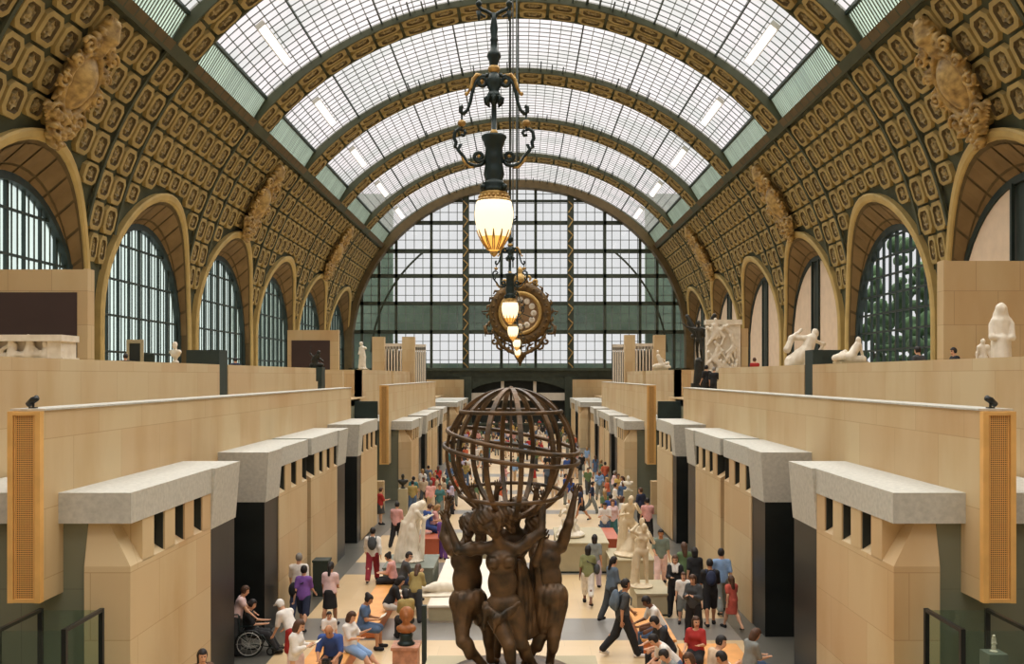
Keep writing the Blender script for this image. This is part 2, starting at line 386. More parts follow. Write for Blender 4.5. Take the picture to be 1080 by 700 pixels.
for sx, side in ((-1, 'left'), (1, 'right')):
    cove = MB(); deco = MB(); rim = MB(); sof = MB()
    for k in range(len(ribs_y) - 1):
        y0, y1 = ribs_y[k], ribs_y[k + 1]; yc = (y0 + y1) / 2
        # base sheet with the arched opening left out
        ys = np.unique(np.concatenate([np.linspace(y0, yc - WO, 4), yc - WO * np.cos(np.linspace(0, math.pi, 41)), np.linspace(yc + WO, y1, 4)]))
        P = []
        for y in ys:
            t = abs(y - yc) / WO
            zl = ZS + HO * math.sqrt(max(0, 1 - t * t)) if t < 1 - 1e-9 else TZ - 1.0
            pl = phi_of_z(zl)
            P.append([(sx * VP_(p, 0.16)[0], y, VP_(p, 0.16)[1]) for p in np.linspace(pl, PT, 22)])
        for i in range(len(ys) - 1):
            a, b = P[i], P[i + 1]
            if (abs(ys[i] - yc) >= WO - 1e-6) != (abs(ys[i + 1] - yc) >= WO - 1e-6):
                # jamb column: fill from terrace up to the springing on the pier side only
                pass
            cove.grid([a, b])
        # coffers: two columns on each half of a rib, seven between
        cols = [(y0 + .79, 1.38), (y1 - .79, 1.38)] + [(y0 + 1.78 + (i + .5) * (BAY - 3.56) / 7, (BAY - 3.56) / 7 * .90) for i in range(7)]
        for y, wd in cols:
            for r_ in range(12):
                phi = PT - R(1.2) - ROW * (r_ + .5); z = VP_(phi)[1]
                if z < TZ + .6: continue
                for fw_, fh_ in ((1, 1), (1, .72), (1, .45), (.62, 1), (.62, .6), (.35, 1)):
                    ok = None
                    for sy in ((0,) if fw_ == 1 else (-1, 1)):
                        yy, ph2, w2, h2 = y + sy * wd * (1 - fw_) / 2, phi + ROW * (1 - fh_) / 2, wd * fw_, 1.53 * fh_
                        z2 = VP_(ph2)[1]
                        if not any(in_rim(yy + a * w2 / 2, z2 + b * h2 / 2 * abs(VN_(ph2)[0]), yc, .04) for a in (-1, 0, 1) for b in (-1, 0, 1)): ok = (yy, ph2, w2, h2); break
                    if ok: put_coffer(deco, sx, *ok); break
        for yy in (y0 + 1.62, y1 - 1.62):   # upright mouldings beside the ribs
            pts = []
            for p in np.linspace(PT, -0.15, 30):
                x, z = VP_(p)
                if in_rim(yy, z, yc, .02): break
                pts.append((sx * (x - .05), yy, z))
            for a, b in zip(pts[:-1], pts[1:]): rim.bar(a, b, .13, .22, (0, 1, 0), 1)
        # arch rim
        cur_i = [(yc - WO, TZ - .2)] + arch_curve(yc, WO, HO, ZS) + [(yc + WO, TZ - .2)]
        cur_o = [(yc - WO - RW, TZ - .2)] + arch_curve(yc, WO + RW, HO + RW, ZS) + [(yc + WO + RW, TZ - .2)]
        def on(y, z, off): 
            p = phi_of_z(z); x, _ = VP_(p, off); return (sx * x, y, z)
        rim.grid([[on(*a, .2), on(*a, -.18), on((a[0] * 3 + b[0]) / 4, (a[1] * 3 + b[1]) / 4, -.26), on((a[0] + b[0] * 3) / 4, (a[1] + b[1] * 3) / 4, -.26), on(*b, -.18), on(*b, .2)] for a, b in zip(cur_i, cur_o)])
        # splayed soffit in separate panels with dark joints
        cur_g = [(yc - GW, TZ - .2)] + arch_curve(yc, GW, GH, ZS) + [(yc + GW, TZ - .2)]
        sof.grid([[on(*a, -.1), (sx * (GX + .1), g[0], g[1])] for a, g in zip(cur_i, cur_g)], 1)
        for i0 in range(1, 29, 2):
            for t0, t1 in ((.08, .62), (.68, .94)):
                q = []
                for j in (i0 + .12, i0 + 1.0, i0 + 1.88):
                    ii = min(int(j), 28); fr = j - ii
                    def lerp(c): return (c[ii][0] * (1 - fr) + c[ii + 1][0] * fr, c[ii][1] * (1 - fr) + c[ii + 1][1] * fr)
                    a = Vector(on(*lerp(cur_i), -.1)); gg = lerp(cur_g); g = Vector((sx * (GX + .1), gg[0], gg[1]))
                    inn = Vector((0, yc - a.y, ZS - a.z)).normalized() * .07
                    q.append([a.lerp(g, t0) + inn, a.lerp(g, t1) + inn])
                sof.grid(q, 0)
        # frieze under the skylight
        for j in range(10):
            ya = y0 + 1.6 + j * (BAY - 3.2) / 10; yb = ya + (BAY - 3.2) / 10 - .12
            x, z = VP_(PT + R(.3)); nx, nz = VN_(PT)
            rim.bar((sx * (x + nx * .1), ya, z + nz * .1), (sx * (x + nx * .1), yb, z + nz * .1), .2, .5, (-sx * .6, 0, .8), 2)
        x, z = VP_(PT)
        rim.bar((sx * x, y0, z), (sx * x, y1, z), .4, .62, (-sx * .6, 0, .8), 1)
    # back of the window bays and wall under the terraces
    cove.box(sx * 23.6, sx * 24.2, YB, YF, -.9, TZ + .1, 0)
    o = cove.build('wall_' + side, [COF_B], smooth=False); struct(o, 'coffered ochre cove of the %s side of the nave' % side, 'wall')
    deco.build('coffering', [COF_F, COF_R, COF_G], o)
    rim.build('arch_rim', [RIM, COF_B, COF_R], o)
    sof.build('soffit', [SOFF, COF_R], o)

# ---- vault ribs and skylight
def sky_off(p): return .25 + .25 * max(0, (abs(p - math.pi / 2) - R(20)) / R(30)) ** 2
for i, yr in enumerate(ribs_y):
    mb = MB(); de = MB()
    if yr > YF - 1 or yr < YB + 1: ya, yb = (yr - 1.6, yr) if yr > YF - 1 else (yr, yr + 1.6)
    else: ya, yb = yr - 1.55, yr + 1.55
    ph = np.linspace(R(36.5), R(143.5), 60)
    def ring(off, y): return [(VP_(p, off if off < 1.5 else sky_off(p) + .1)[0], y, VP_(p, off if off < 1.5 else sky_off(p) + .1)[1]) for p in ph]
    G = list(zip(ring(.16, ya), ring(-.12, ya), ring(-.12, ya + .18), ring(.1, ya + .22), ring(.1, yb - .22), ring(-.12, yb - .18), ring(-.12, yb), ring(.16, yb)))
    mb.grid(G, 0)
    mb.grid([[a, b] for a, b in zip(ring(1.9, ya), ring(.16, ya))], 1)
    mb.grid([[a, b] for a, b in zip(ring(.16, yb), ring(1.9, yb))], 1)
    nrow = 20; step = (R(142) - R(38)) / nrow
    if 1 <= i < len(ribs_y) - 1:
        for r_ in range(nrow):
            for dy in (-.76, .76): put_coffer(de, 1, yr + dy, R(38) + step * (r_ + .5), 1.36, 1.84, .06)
    o = mb.build('trim_%d' % (i + 1), [COF_B, COF_B]); struct(o, 'broad coffered rib arching across the vault, number %d from the entrance end' % (i + 1), 'vault rib')
    if de.n: de.build('coffering', [COF_F, COF_R, COF_G], o)
SKY = glassy('skylight_glass', (.86, .83, .85, 1), .86, (235, 232, 230), patch=.75, patch_col=(.56, .62, .60, 1))
RISER = glassy('riser_glass', (.46, .55, .49, 1), .6, (160, 178, 162), streak=.38, sscale=5.0)
for k in range(len(ribs_y) - 1):
    y0, y1 = ribs_y[k] + 1.5, ribs_y[k + 1] - 1.5
    gl = MB(); br = MB(); rs = MB()
    p0 = R(42.6); ph = np.linspace(p0, math.pi - p0, 49)
    pt = lambda p, off: (VP_(p, off)[0], VP_(p, off)[1])
    sk = 1.0
    gl.grid([[(pt(p, sky_off(p))[0], y, pt(p, sky_off(p))[1]) for y in (y0, y1)] for p in ph])
    for i, p in enumerate(ph):
        thick = i % 6 == 0
        x, z = pt(p, sky_off(p) - .04); br.bar((x, y0, z), (x, y1, z), .1 if thick else .045, .14 if thick else .06, (0, 0, 1), 1 if thick else 0)
    nt_ = 14
    for j in range(nt_ + 1):
        y = y0 + (y1 - y0) * j / nt_
        for a, b in zip(ph[:-1], ph[1:]):
            pa, pb = pt(a, sky_off(a) - .04), pt(b, sky_off(b) - .04); br.bar((pa[0], y, pa[1]), (pb[0], y, pb[1]), .045, .06, (0, 1, 0))
    for p in np.linspace(R(62), R(118), 25):       # short vent rods along the far edge
        if rng.random() < .75:
            x, z = pt(p, sky_off(p) - .15); br.bar((x, y1 - rng.uniform(1.5, 2.3), z), (x, y1, z), .09, .09, (0, 0, 1), 1)
    for sx in (-1, 1):
        xa, za = VP_(PT + R(.5), .15); xb, zb = VP_(p0, sky_off(p0))
        rs.grid([[(sx * xa, y0, za), (sx * xa, y1, za)], [(sx * xb, y0, zb), (sx * xb, y1, zb)]])
        for j in range(40):
            y = y0 + (y1 - y0) * (j + .5) / 40; br.bar((sx * xa, y, za), (sx * xb, y, zb), .05, .08, (0, 1, 0), 2)
        br.bar((sx * xb, y0, zb), (sx * xb, y1, zb), .2, .2, (0, 0, 1), 1)
    o = gl.build('ceiling' if k == 0 else 'ceiling.%03d' % k, SKY, smooth=True); struct(o, 'glazed skylight bay %d of the barrel vault' % (k + 1), 'skylight')
    br.build('glazing_bar', [BAR, IRON_D, PLINTH_G], o); rs.build('riser_panel', RISER, o)

# ---- side windows
WL = glassy('blind_glass', (.80, .93, .90, 1), .72, (206, 226, 216), streak=.34, sscale=2.6)
CLEAR = clearglass('clear_window_glass', (.93, .97, .96, 1), .04)
def half_arch_face(mb, sx, x, yc, w_, h_, z0, zb, mi=0, n=32):
    P = []
    for i in range(n + 1):
        y = yc - w_ * math.cos(math.pi * i / n); zt = z0 + h_ * math.sin(math.pi * i / n)
        P.append([(sx * x, y, zb), (sx * x, y, zt)])
    mb.grid(P, mi)
def arch_top(dy, w_, h_, z0): return z0 + h_ * math.sqrt(max(0, 1 - (dy / w_) ** 2))
for sx, side in ((-1, 'left'), (1, 'right')):
    for k in range(1, len(ribs_y) - 1):
        yc = (ribs_y[k] + ribs_y[k + 1]) / 2
        fr = MB(); pane = MB(); cv = MB()
        W_, H_ = GW, GH
        cur = [(yc - W_, TZ)] + arch_curve(yc, W_, H_, ZS, 32) + [(yc + W_, TZ)]
        for a, b in zip(cur[:-1], cur[1:]):
            fr.bar((sx * GX, a[0], a[1]), (sx * GX, b[0], b[1]), .36, .42, (1, 0, 0))
        clear = side == 'right' and abs(yc - 57.2) < 1
        covered = side == 'right' and not clear
        if side == 'left' or clear:
            wm = 1.02 if clear else 1.5; hm = 1.15 if clear else 2.05
            n = int(W_ / wm)
            for j in range(-n, n + 1):
                t = arch_top(j * wm, W_, H_, ZS); wd = .22 if j % 3 == 0 else .1
                fr.bar((sx * (GX + .08), yc + j * wm, TZ), (sx * (GX + .08), yc + j * wm, t), wd, .16, (1, 0, 0))
            if side == 'left':
                for j in range(-int(W_ / .5), int(W_ / .5) + 1):
                    if j % 3: fr.bar((sx * (GX + .1), yc + j * .5, TZ), (sx * (GX + .1), yc + j * .5, arch_top(j * .5, W_, H_, ZS)), .06, .06, (1, 0, 0), 1)
            z = TZ + hm
            while z < ZS + H_ - .3:
                hw = W_ * math.sqrt(max(0, 1 - (max(0, z - ZS) / H_) ** 2))
                fr.bar((sx * (GX + .05), yc - hw, z), (sx * (GX + .05), yc + hw, z), .12, .12, (1, 0, 0)); z += hm
        half_arch_face(pane, sx, GX + .16, yc, W_, H_, ZS, TZ)
        if covered:
            for ya, yb, lean in ((-W_ + .35, -.75, .5), (.85, W_ - .35, -.5)):     # two pale blinds with a dark gap between
                P = []
                for j in range(9):
                    t = j / 8; d_ = ya + (yb - ya) * t; zt = arch_top(d_, W_ - .2, H_ - .2, ZS)
                    P.append([(sx * (GX - .12), yc + d_, TZ), (sx * (GX - .12), yc + d_, zt), (sx * (GX - .02), yc + d_, zt)])
                cv.grid(P)
            fr.box(sx * (GX - .05), sx * (GX + .02), yc - .9, yc + 1.0, TZ, ZS + H_ - .1, 0)
            for d_ in (-.75, .85): fr.bar((sx * (GX - .2), yc + d_, TZ), (sx * (GX - .2), yc + d_, ZS + H_ - .15), .16, .16, (1, 0, 0))
        nm = 'window_%d' % (k + (0 if sx < 0 else 10))
        o = fr.build(nm, [IRON_D, IRON]); struct(o, 'arched window %d of the %s side with dark green iron glazing' % (k, side), 'window')
        pane.build('pane', CLEAR if (clear or covered) else WL, o)
        if cv.n: cv.build('blind', CREAM, o)

# ---- far window wall
mb = MB(); th = MB(); fine = MB(); pil = MB()
YW = YF - .3; zb = zat(389, YW)
def far_h(x, off=-.6): 
    t = abs(x) / (EA + off); return EZ + (EB + off) * math.sqrt(max(0, 1 - t * t)) if t < 1 else zb
px_v = [382, 400, 418, 455, 491.5, 529, 565, 601.5, 638, 675, 693, 711]
for p in px_v:
    x = at(p, YW); th.bar((x, YW, zb - 1), (x, YW, far_h(x)), .34, .4, (0, 1, 0))
for py in (235, 265, 291, 320, 350, 212):
    z = zat(py, YW); hw = (EA - .6) * math.sqrt(max(0, 1 - (max(0, z - EZ) / (EB - .6)) ** 2))
    th.bar((-hw, YW, z), (hw, YW, z), .5 if py != 212 else .3, .4, (0, 1, 0))
x = -21.5
while x < 21.6:
    fine.bar((x, YW + .1, zb), (x, YW + .1, far_h(x)), .09, .09, (0, 1, 0)); x += 1.12
z = zb
while z < 30.5:
    hw = (EA - .6) * math.sqrt(max(0, 1 - (max(0, z - EZ) / (EB - .6)) ** 2)); fine.bar((-hw, YW + .1, z), (hw, YW + .1, z), .08, .08, (0, 1, 0)); z += 1.2
for p in (491.5, 601.5):                   # two lattice pilasters
    x = at(p, YW); pil.box(x - .42, x + .42, YW - .7, YW - .1, -1, far_h(x))
    z = 1.0
    while z < far_h(x) - 1.2:
        pil.bar((x - .3, YW - .78, z), (x + .3, YW - .78, z + .9), .14, .1, (0, 1, 0), 1); pil.bar((x + .3, YW - .78, z + .9), (x - .3, YW - .78, z + 1.5), .14, .1, (0, 1, 0), 1)
        z += 1.9
for s_ in (-1, 1):                         # curved inner bars near the springing
    pts = [((EA - 3.0) * math.cos(p) * s_, YW - .1, EZ - 2 + (EB - 2.5) * math.sin(p)) for p in np.linspace(R(4), R(50), 18)]
    th.tube(pts, .14, 6)
pane = MB(); P = []
for x in np.linspace(-21.6, 21.6, 60): P.append([(x, YW + .25, zb - 1), (x, YW + .25, far_h(x, -.5))])
pane.grid(P)
o = th.build('window_30', IRON); struct(o, 'huge arched iron and glass window closing the far end', 'window')
fine.build('glazing_bar', BAR, o); pil.build('pilaster', [IRON, GILT], o); pane.build('pane', CLEAR, o)
# rim of the far arch
mb = MB()
ph = np.linspace(R(-14), R(194), 70)
def fr_(p, off): return ((EA + off) * math.cos(p), EZ + (EB + off) * math.sin(p)) if 0 <= p <= math.pi else ((EA + off) * (1 if p < 1 else -1), EZ + 21.8 * (p if p < 1 else math.pi - p))
mb.grid([[(fr_(p, .2)[0], YF - 1.7, fr_(p, .2)[1]), (fr_(p, -.75)[0], YF - 1.7, fr_(p, -.75)[1]), (fr_(p, -.75)[0], YF, fr_(p, -.75)[1])] for p in ph], 0)
struct(mb.build('trim_20', [COF_R]), 'brown arch framing the far window', 'arch trim')
# girder and arched gallery below the window
mb = MB(); g2 = MB(); wh = MB()
z0, z1 = zat(397, YW), zat(388, YW)
mb.box(-22, 22, YW - 1.0, YW + .2, z0, z1); mb.box(-22, 22, YW - 1.4, YW - 1.0, z1 - .35, z1)
for xc, hw in ((at(546.5, YW), 6.7), (at(436, YW), 6.7), (at(657, YW), 6.7)):
    P = []
    for i in range(21):
        a = math.pi * i / 20; P.append([(xc - hw * math.cos(a), YW - .9, z0 + .05), (xc - hw * math.cos(a), YW - .9, z0 - 2.6 + 2.1 * math.sin(a)), (xc - hw * math.cos(a), YW - .2, z0 - 2.6 + 2.1 * math.sin(a))])
    mb.grid(P)
for p in (491.5, 601.5, 436 - 54, 657 + 54): mb.box(at(p, YW) - .75, at(p, YW) + .75, YW - 1.3, YW - .1, -1, z0)
mb.box(at(497, YW), at(597, YW), YW - .6, YW - .2, zat(422, YW), zat(414, YW), 1)
for p in (530, 564): mb.box(at(p, YW) - .2, at(p, YW) + .2, YW - .6, YW - .2, zat(414, YW), zat(394, YW), 1)
mb.box(-21.9, 21.9, YW + .3, YW + .7, -1.0, zb, 2)
mb.box(at(490, YW), at(603, YW), YW - 6, YW - 5.8, -1, zat(448, YW - 6), 2)
mb.box(at(490, YW), at(603, YW), YW - 6.1, YW - 5.7, zat(448, YW - 6), zat(446, YW - 6), 0)
mb.box(-23, at(490, YW), YW - 2.2, YW - 1.6, -1, zat(400, YW), 4); mb.box(at(603, YW), 23, YW - 2.2, YW - 1.6, -1, zat(400, YW), 4)
struct(mb.build('wall_far', [IRON, PLINTH_W, DARKOP, GREENW, STONE_D]), 'green iron gallery arch and stone walls below the far window', 'wall')
# entrance end behind the viewer; unseen opaque wall added to cut frontal daylight
mb = MB(); mb.box(-24, 24, YB - .6, YB, 0, 14); struct(mb.build('wall_back', STONE_D), 'unseen stone wall added at the entrance end', 'wall')
mb = MB(); P = [[(x, YB - .2, 14), (x, YB - .2, max(14.01, far_h(x, 0)))] for x in np.linspace(-22, 22, 40)]; mb.grid(P)
struct(mb.build('window_31', SKY), 'glazed tympanum over the entrance end', 'window')

# ---- galleries along the nave: pavilions
def pavilion(sx, segs, dz, label, front_stone):
    st = MB(); co = MB(); me_ = MB(); XI, XO = 6.2, 9.5; zf = -1.0 if dz else -.05
    L, S0, S1 = 4.6 + dz, 3.4 + dz, 4.1 + dz
    for t, a, b, n in segs:
        if t == 'stone':
            fa = front_stone and a == segs[0][1]
            if fa: st.box(sx * XI, sx * 6.95, a, a + .5, zf, S0); st.box(sx * XI, sx * XO, a + .5, b, zf, S0)
            else: st.box(sx * XI, sx * XO, a, b, zf, S0)
            ai = a + .16 if fa else a
            x0, x1 = sorted((sx * 7.25, sx * (7.3 if fa else XO)))
            if fa: x0, x1 = sorted((sx * 6.76, sx * 6.94)); a_, b_ = a + .3, b
            lo = [(x0, a, S0), (x1, a, S0), (x1, b, S0), (x0, b, S0)]; up = [(x0, ai, S1), (x1, ai, S1), (x1, b, S1), (x0, b, S1)]
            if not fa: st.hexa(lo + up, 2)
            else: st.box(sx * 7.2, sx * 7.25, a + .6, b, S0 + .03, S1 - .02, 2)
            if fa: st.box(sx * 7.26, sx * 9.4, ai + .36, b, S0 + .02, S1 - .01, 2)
            wv = (b - a) / (n * 2 - (0 if fa else 1))
            y = a
            for j in range(n):
                # sloped sill then pillar
                ya, yb = y, y + wv
                q = [(sx * XI, ya, S0), (sx * 7.2, ya, S0), (sx * 7.2, yb, S0), (sx * XI, yb, S0), (sx * (XI + .02), ya, S0 + .01), (sx * 7.2, ya, S1 - .06), (sx * 7.2, yb, S1 - .06), (sx * (XI + .02), yb, S0 + .01)]
                if fa and j == 0:
                    q = [(sx * XI, a, S0), (sx * 6.95, a, S0), (sx * 6.95, yb, S0), (sx * XI, yb, S0), (sx * 6.62, ai, S1), (sx * 6.95, ai, S1), (sx * 6.95, yb, S1), (sx * 6.62, yb, S1)]
                st.hexa(q if sx > 0 else q[:4][::-1] + q[4:][::-1], 1)
                if yb < b + .02 and not (fa and j == 0): st.box(sx * (XI + .03), sx * 7.2, yb - .03, yb - .002, S0 + .02, S1, 2)  # thin dark plates paint in the shade on each slot's far side
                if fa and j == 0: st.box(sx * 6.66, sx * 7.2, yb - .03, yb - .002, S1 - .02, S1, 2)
                if yb + .05 < b: st.box(sx * XI, sx * 7.24, yb, min(yb + wv, b), S0 - .01, S1)
                y += 2 * wv
            co.box(sx * (XI - .02), sx * XO, a if not fa else a - .02, b, S1, L)
        elif t == 'metal':
            me_.box(sx * (XI + .03), sx * XO, a, b, zf, 3.35 + dz)
            q = [(sx * (XI + .0), a, 3.35 + dz), (sx * XO, a, 3.35 + dz), (sx * XO, b, 3.35 + dz), (sx * XI, b, 3.35 + dz)]
            dy0 = .12 if a == segs[0][1] and not front_stone else 0
            u = [(sx * (XI - .1), a - dy0, L), (sx * XO, a - dy0, L), (sx * XO, b, L), (sx * (XI - .1), b, L)]
            q += u
            co.hexa(q if sx > 0 else q[:4][::-1] + q[4:][::-1])
        else:
            me_.box(sx * (XI + .35), sx * XO, a, b, zf, 4.1 + dz); co.box(sx * (XI + .1), sx * XO, a, b, 4.1 + dz, L - .02, 1)
    o = st.build('wall_' + ('left' if sx < 0 else 'right') + '.001', [STONE, STONE, DARKOP]); struct(o, label, 'gallery pavilion')
    co.build('cornice', [CORN, PLINTH_G], o)
    if me_.n: me_.build('metal_panel', [BLACK], o)
    return o
SEG = [([('stone', 15.4, 19.4, 4), ('metal', 19.4, 21.1, 0)], True, 'nearest'),
       ([('metal', 23.6, 24.9, 0), ('stone', 24.9, 28.2, 3), ('gap', 28.2, 28.7, 0), ('stone', 28.7, 32.8, 4), ('metal', 32.8, 34.4, 0)], False, 'second'),
       ([('metal', 37.0, 37.8, 0), ('stone', 37.8, 42.0, 4)], False, 'third')]
for sx, side in ((-1, 'left'), (1, 'right')):
    for g, dy, dz in ((0, 0, 0), (1, 39.8, -.75), (2, 79.6, -.75)):
        for segs, fs, nm in SEG:
            if g == 2 and segs[0][1] > 30: continue
            pavilion(sx, [(t, a + dy, b + dy, n) for t, a, b, n in segs], dz, 'low stone gallery block along the %s side, %s block of %s' % (side, nm, ('the near row', 'the middle row', 'the far row')[g]), fs)
    # recessed walls closing the gaps between the blocks
    mb = MB()
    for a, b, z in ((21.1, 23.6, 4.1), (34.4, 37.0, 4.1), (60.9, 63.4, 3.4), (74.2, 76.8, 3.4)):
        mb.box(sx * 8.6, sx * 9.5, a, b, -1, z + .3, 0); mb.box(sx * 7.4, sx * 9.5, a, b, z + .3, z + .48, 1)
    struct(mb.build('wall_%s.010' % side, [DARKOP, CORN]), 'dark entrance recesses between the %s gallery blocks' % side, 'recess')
    # cross passages with grey green back walls
    mb = MB()
    for a, zt in ((15.55, 4.1), (55.35, 3.3)):
        mb.box(sx * 6.96, sx * 22.2, a, a + .3, -1, zt, 0); mb.box(sx * 9.51, sx * 22.2, a - .15, a + .6, zt, zt + .49, 1)
    mb.box(sx * 6.75, sx * 9.5, 47.8, 48.2, -1, zat(507, 48), 2)
    mb.box(sx * 9.2, sx * 9.7, 42, 55.3, -1, 5.15, 0); mb.box(sx * 7.9, sx * 9.2, 53.4, 53.6, zat(442, 53.5), zat(423, 53.5), 3)
    struct(mb.build('wall_%s.011' % side, [GREENW, CORN, STONE_D, IRON_D]), 'grey green cross walls of the %s galleries' % side, 'wall')
    # lower parapets carried over the pavilions
    for ya, yb, g in ((14.9, 42, 0), (54.0, 84, 1)):
        mb = MB(); zt = CZ - .55
        mb.box(sx * 7.36, sx * 7.85, ya, yb, 4.3 - (.75 if g else 0), zt)
        mb.box(sx * 7.36, sx * 7.85, ya, ya + .7 + .3 * g, zat(634, 14.9) if g == 0 else 1.45, 4.3 - (.75 if g else 0))
        mb.box(sx * 7.33, sx * 7.88, ya, yb, zt, zt + .03, 1)
        struct(mb.build('wall_%s.%03d' % (side, 20 + g), [STONE, CORN]), 'smooth beige parapet over the %s gallery blocks, %s stretch' % (side, ('near', 'far')[g]), 'parapet')
        # roof of the gallery between the parapets
    # upper terrace parapets, deck and ends
    mb = MB(); zt = CZ + .36
    for ya, yb in ((5.0, 30.7), (31.6, 45.2), (58, 71.5), (73.0, 86)):
        mb.box(sx * 9.6, sx * 10.0, ya, yb, 3.5, zt)
    mb.box(sx * 9.6, sx * 12.6, 58, 58.4, 3.5, zt); mb.box(sx * 9.6, sx * 22.2, 45.2, 45.6, -1, zat(402, 45.4)); mb.box(sx * 9.6, sx * 22.2, 86, 86.4, -1, zt)
    mb.box(sx * 9.6, sx * 22.2, 52, 52.4, 3, zat(391, 52), 0)
    struct(mb.build('wall_%s.030' % side, [STONE]), 'beige stone parapet of the %s upper terrace' % side, 'parapet')
    mb = MB(); mb.box(sx * 9.9, sx * 23.5, 5, 45.2, 5.5, TZ); mb.box(sx * 9.9, sx * 23.5, 58.4, 86, 5.5, TZ); mb.box(sx * 9.2, sx * 23.5, 45.65, 57.95, 4.8, 5.2); mb.box(sx * 9.6, sx * 23.5, 86.4, 121, 3.6, 4.0)
    struct(mb.build('floor.%03d' % (1 if sx < 0 else 2), [FL]), '%s upper terrace floor' % side, 'floor')
    # partition screens standing on the terraces
    for d, xi, xo, top in ((28, 12.75, 22.2, 284 if sx < 0 else 275), (69, 13.2, 16.8, 348)):
        if d > 40 and sx > 0: continue
        mb = MB(); z1 = zat(top, d)
        mb.box(sx * xi, sx * xo, d, d + .4, TZ, z1)
        mb.box(sx * (xi - .12), sx * xi, d - .02, d + .42, TZ, z1 + .02)
        if sx < 0:
            a = xi + (.2 if d < 40 else .5); mb.box(sx * a, sx * (xo - .3), d - .03, d + .01, TZ, z1 - (.68 if d < 40 else .75), 1)
        struct(mb.build('wall_%s.%03d' % (side, 40 + (d > 40)), [STONE_D, MAROON]), 'tall stone partition screen on the %s terrace%s, %s' % (side, ' with dark maroon panel' if sx < 0 else '', 'near' if d < 40 else 'far'), 'partition wall')
    # far piers and pale slatted screens near the end window
    mb = MB()
    for p0, p1, pt_, d in ((392.5, 405, 355, 84), (424, 437, 355, 84)) if sx < 0 else ((690, 702, 353, 84), (659, 670, 353, 84)):
        mb.box(at(p0, d), at(p1, d), d, d + .9, 4, zat(pt_, d))
    for p0, p1, pa, d in ((405, 424, 362, 86), (436, 449, 363, 90)) if sx < 0 else ((670, 690, 362, 86), (646, 660, 363, 90)):
        mb.box(at(p0, d), at(p1, d), d, d + .25, zat(pa + 6, d), zat(pa, d), 1)
        for j in range(6):
            x = at(p0 + (p1 - p0) * (j + .5) / 6, d); mb.box(x - .07, x + .07, d, d + .2, 4, zat(pa + 3, d), 1)
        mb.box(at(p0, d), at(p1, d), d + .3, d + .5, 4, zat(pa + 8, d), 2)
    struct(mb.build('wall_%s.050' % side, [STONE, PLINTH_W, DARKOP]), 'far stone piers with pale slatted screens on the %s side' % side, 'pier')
# what stands outside
mb = MB()
mb.box(-40, 40, 131, 132, zat(349, 131), zat(322, 131)); mb.box(-40, at(412, 131), 133, 134, 0, 32); mb.box(at(683, 131), 40, 133, 134, 0, 32)
mb.box(-40, 40, 136, 137, -2, zat(383, 136))
struct(mb.build('wall_outside', mat('outside_masonry', (108, 124, 108), 0.9, 0.2, .4, c2=(88, 104, 92))), 'greenish building seen through the far window', 'building outside')
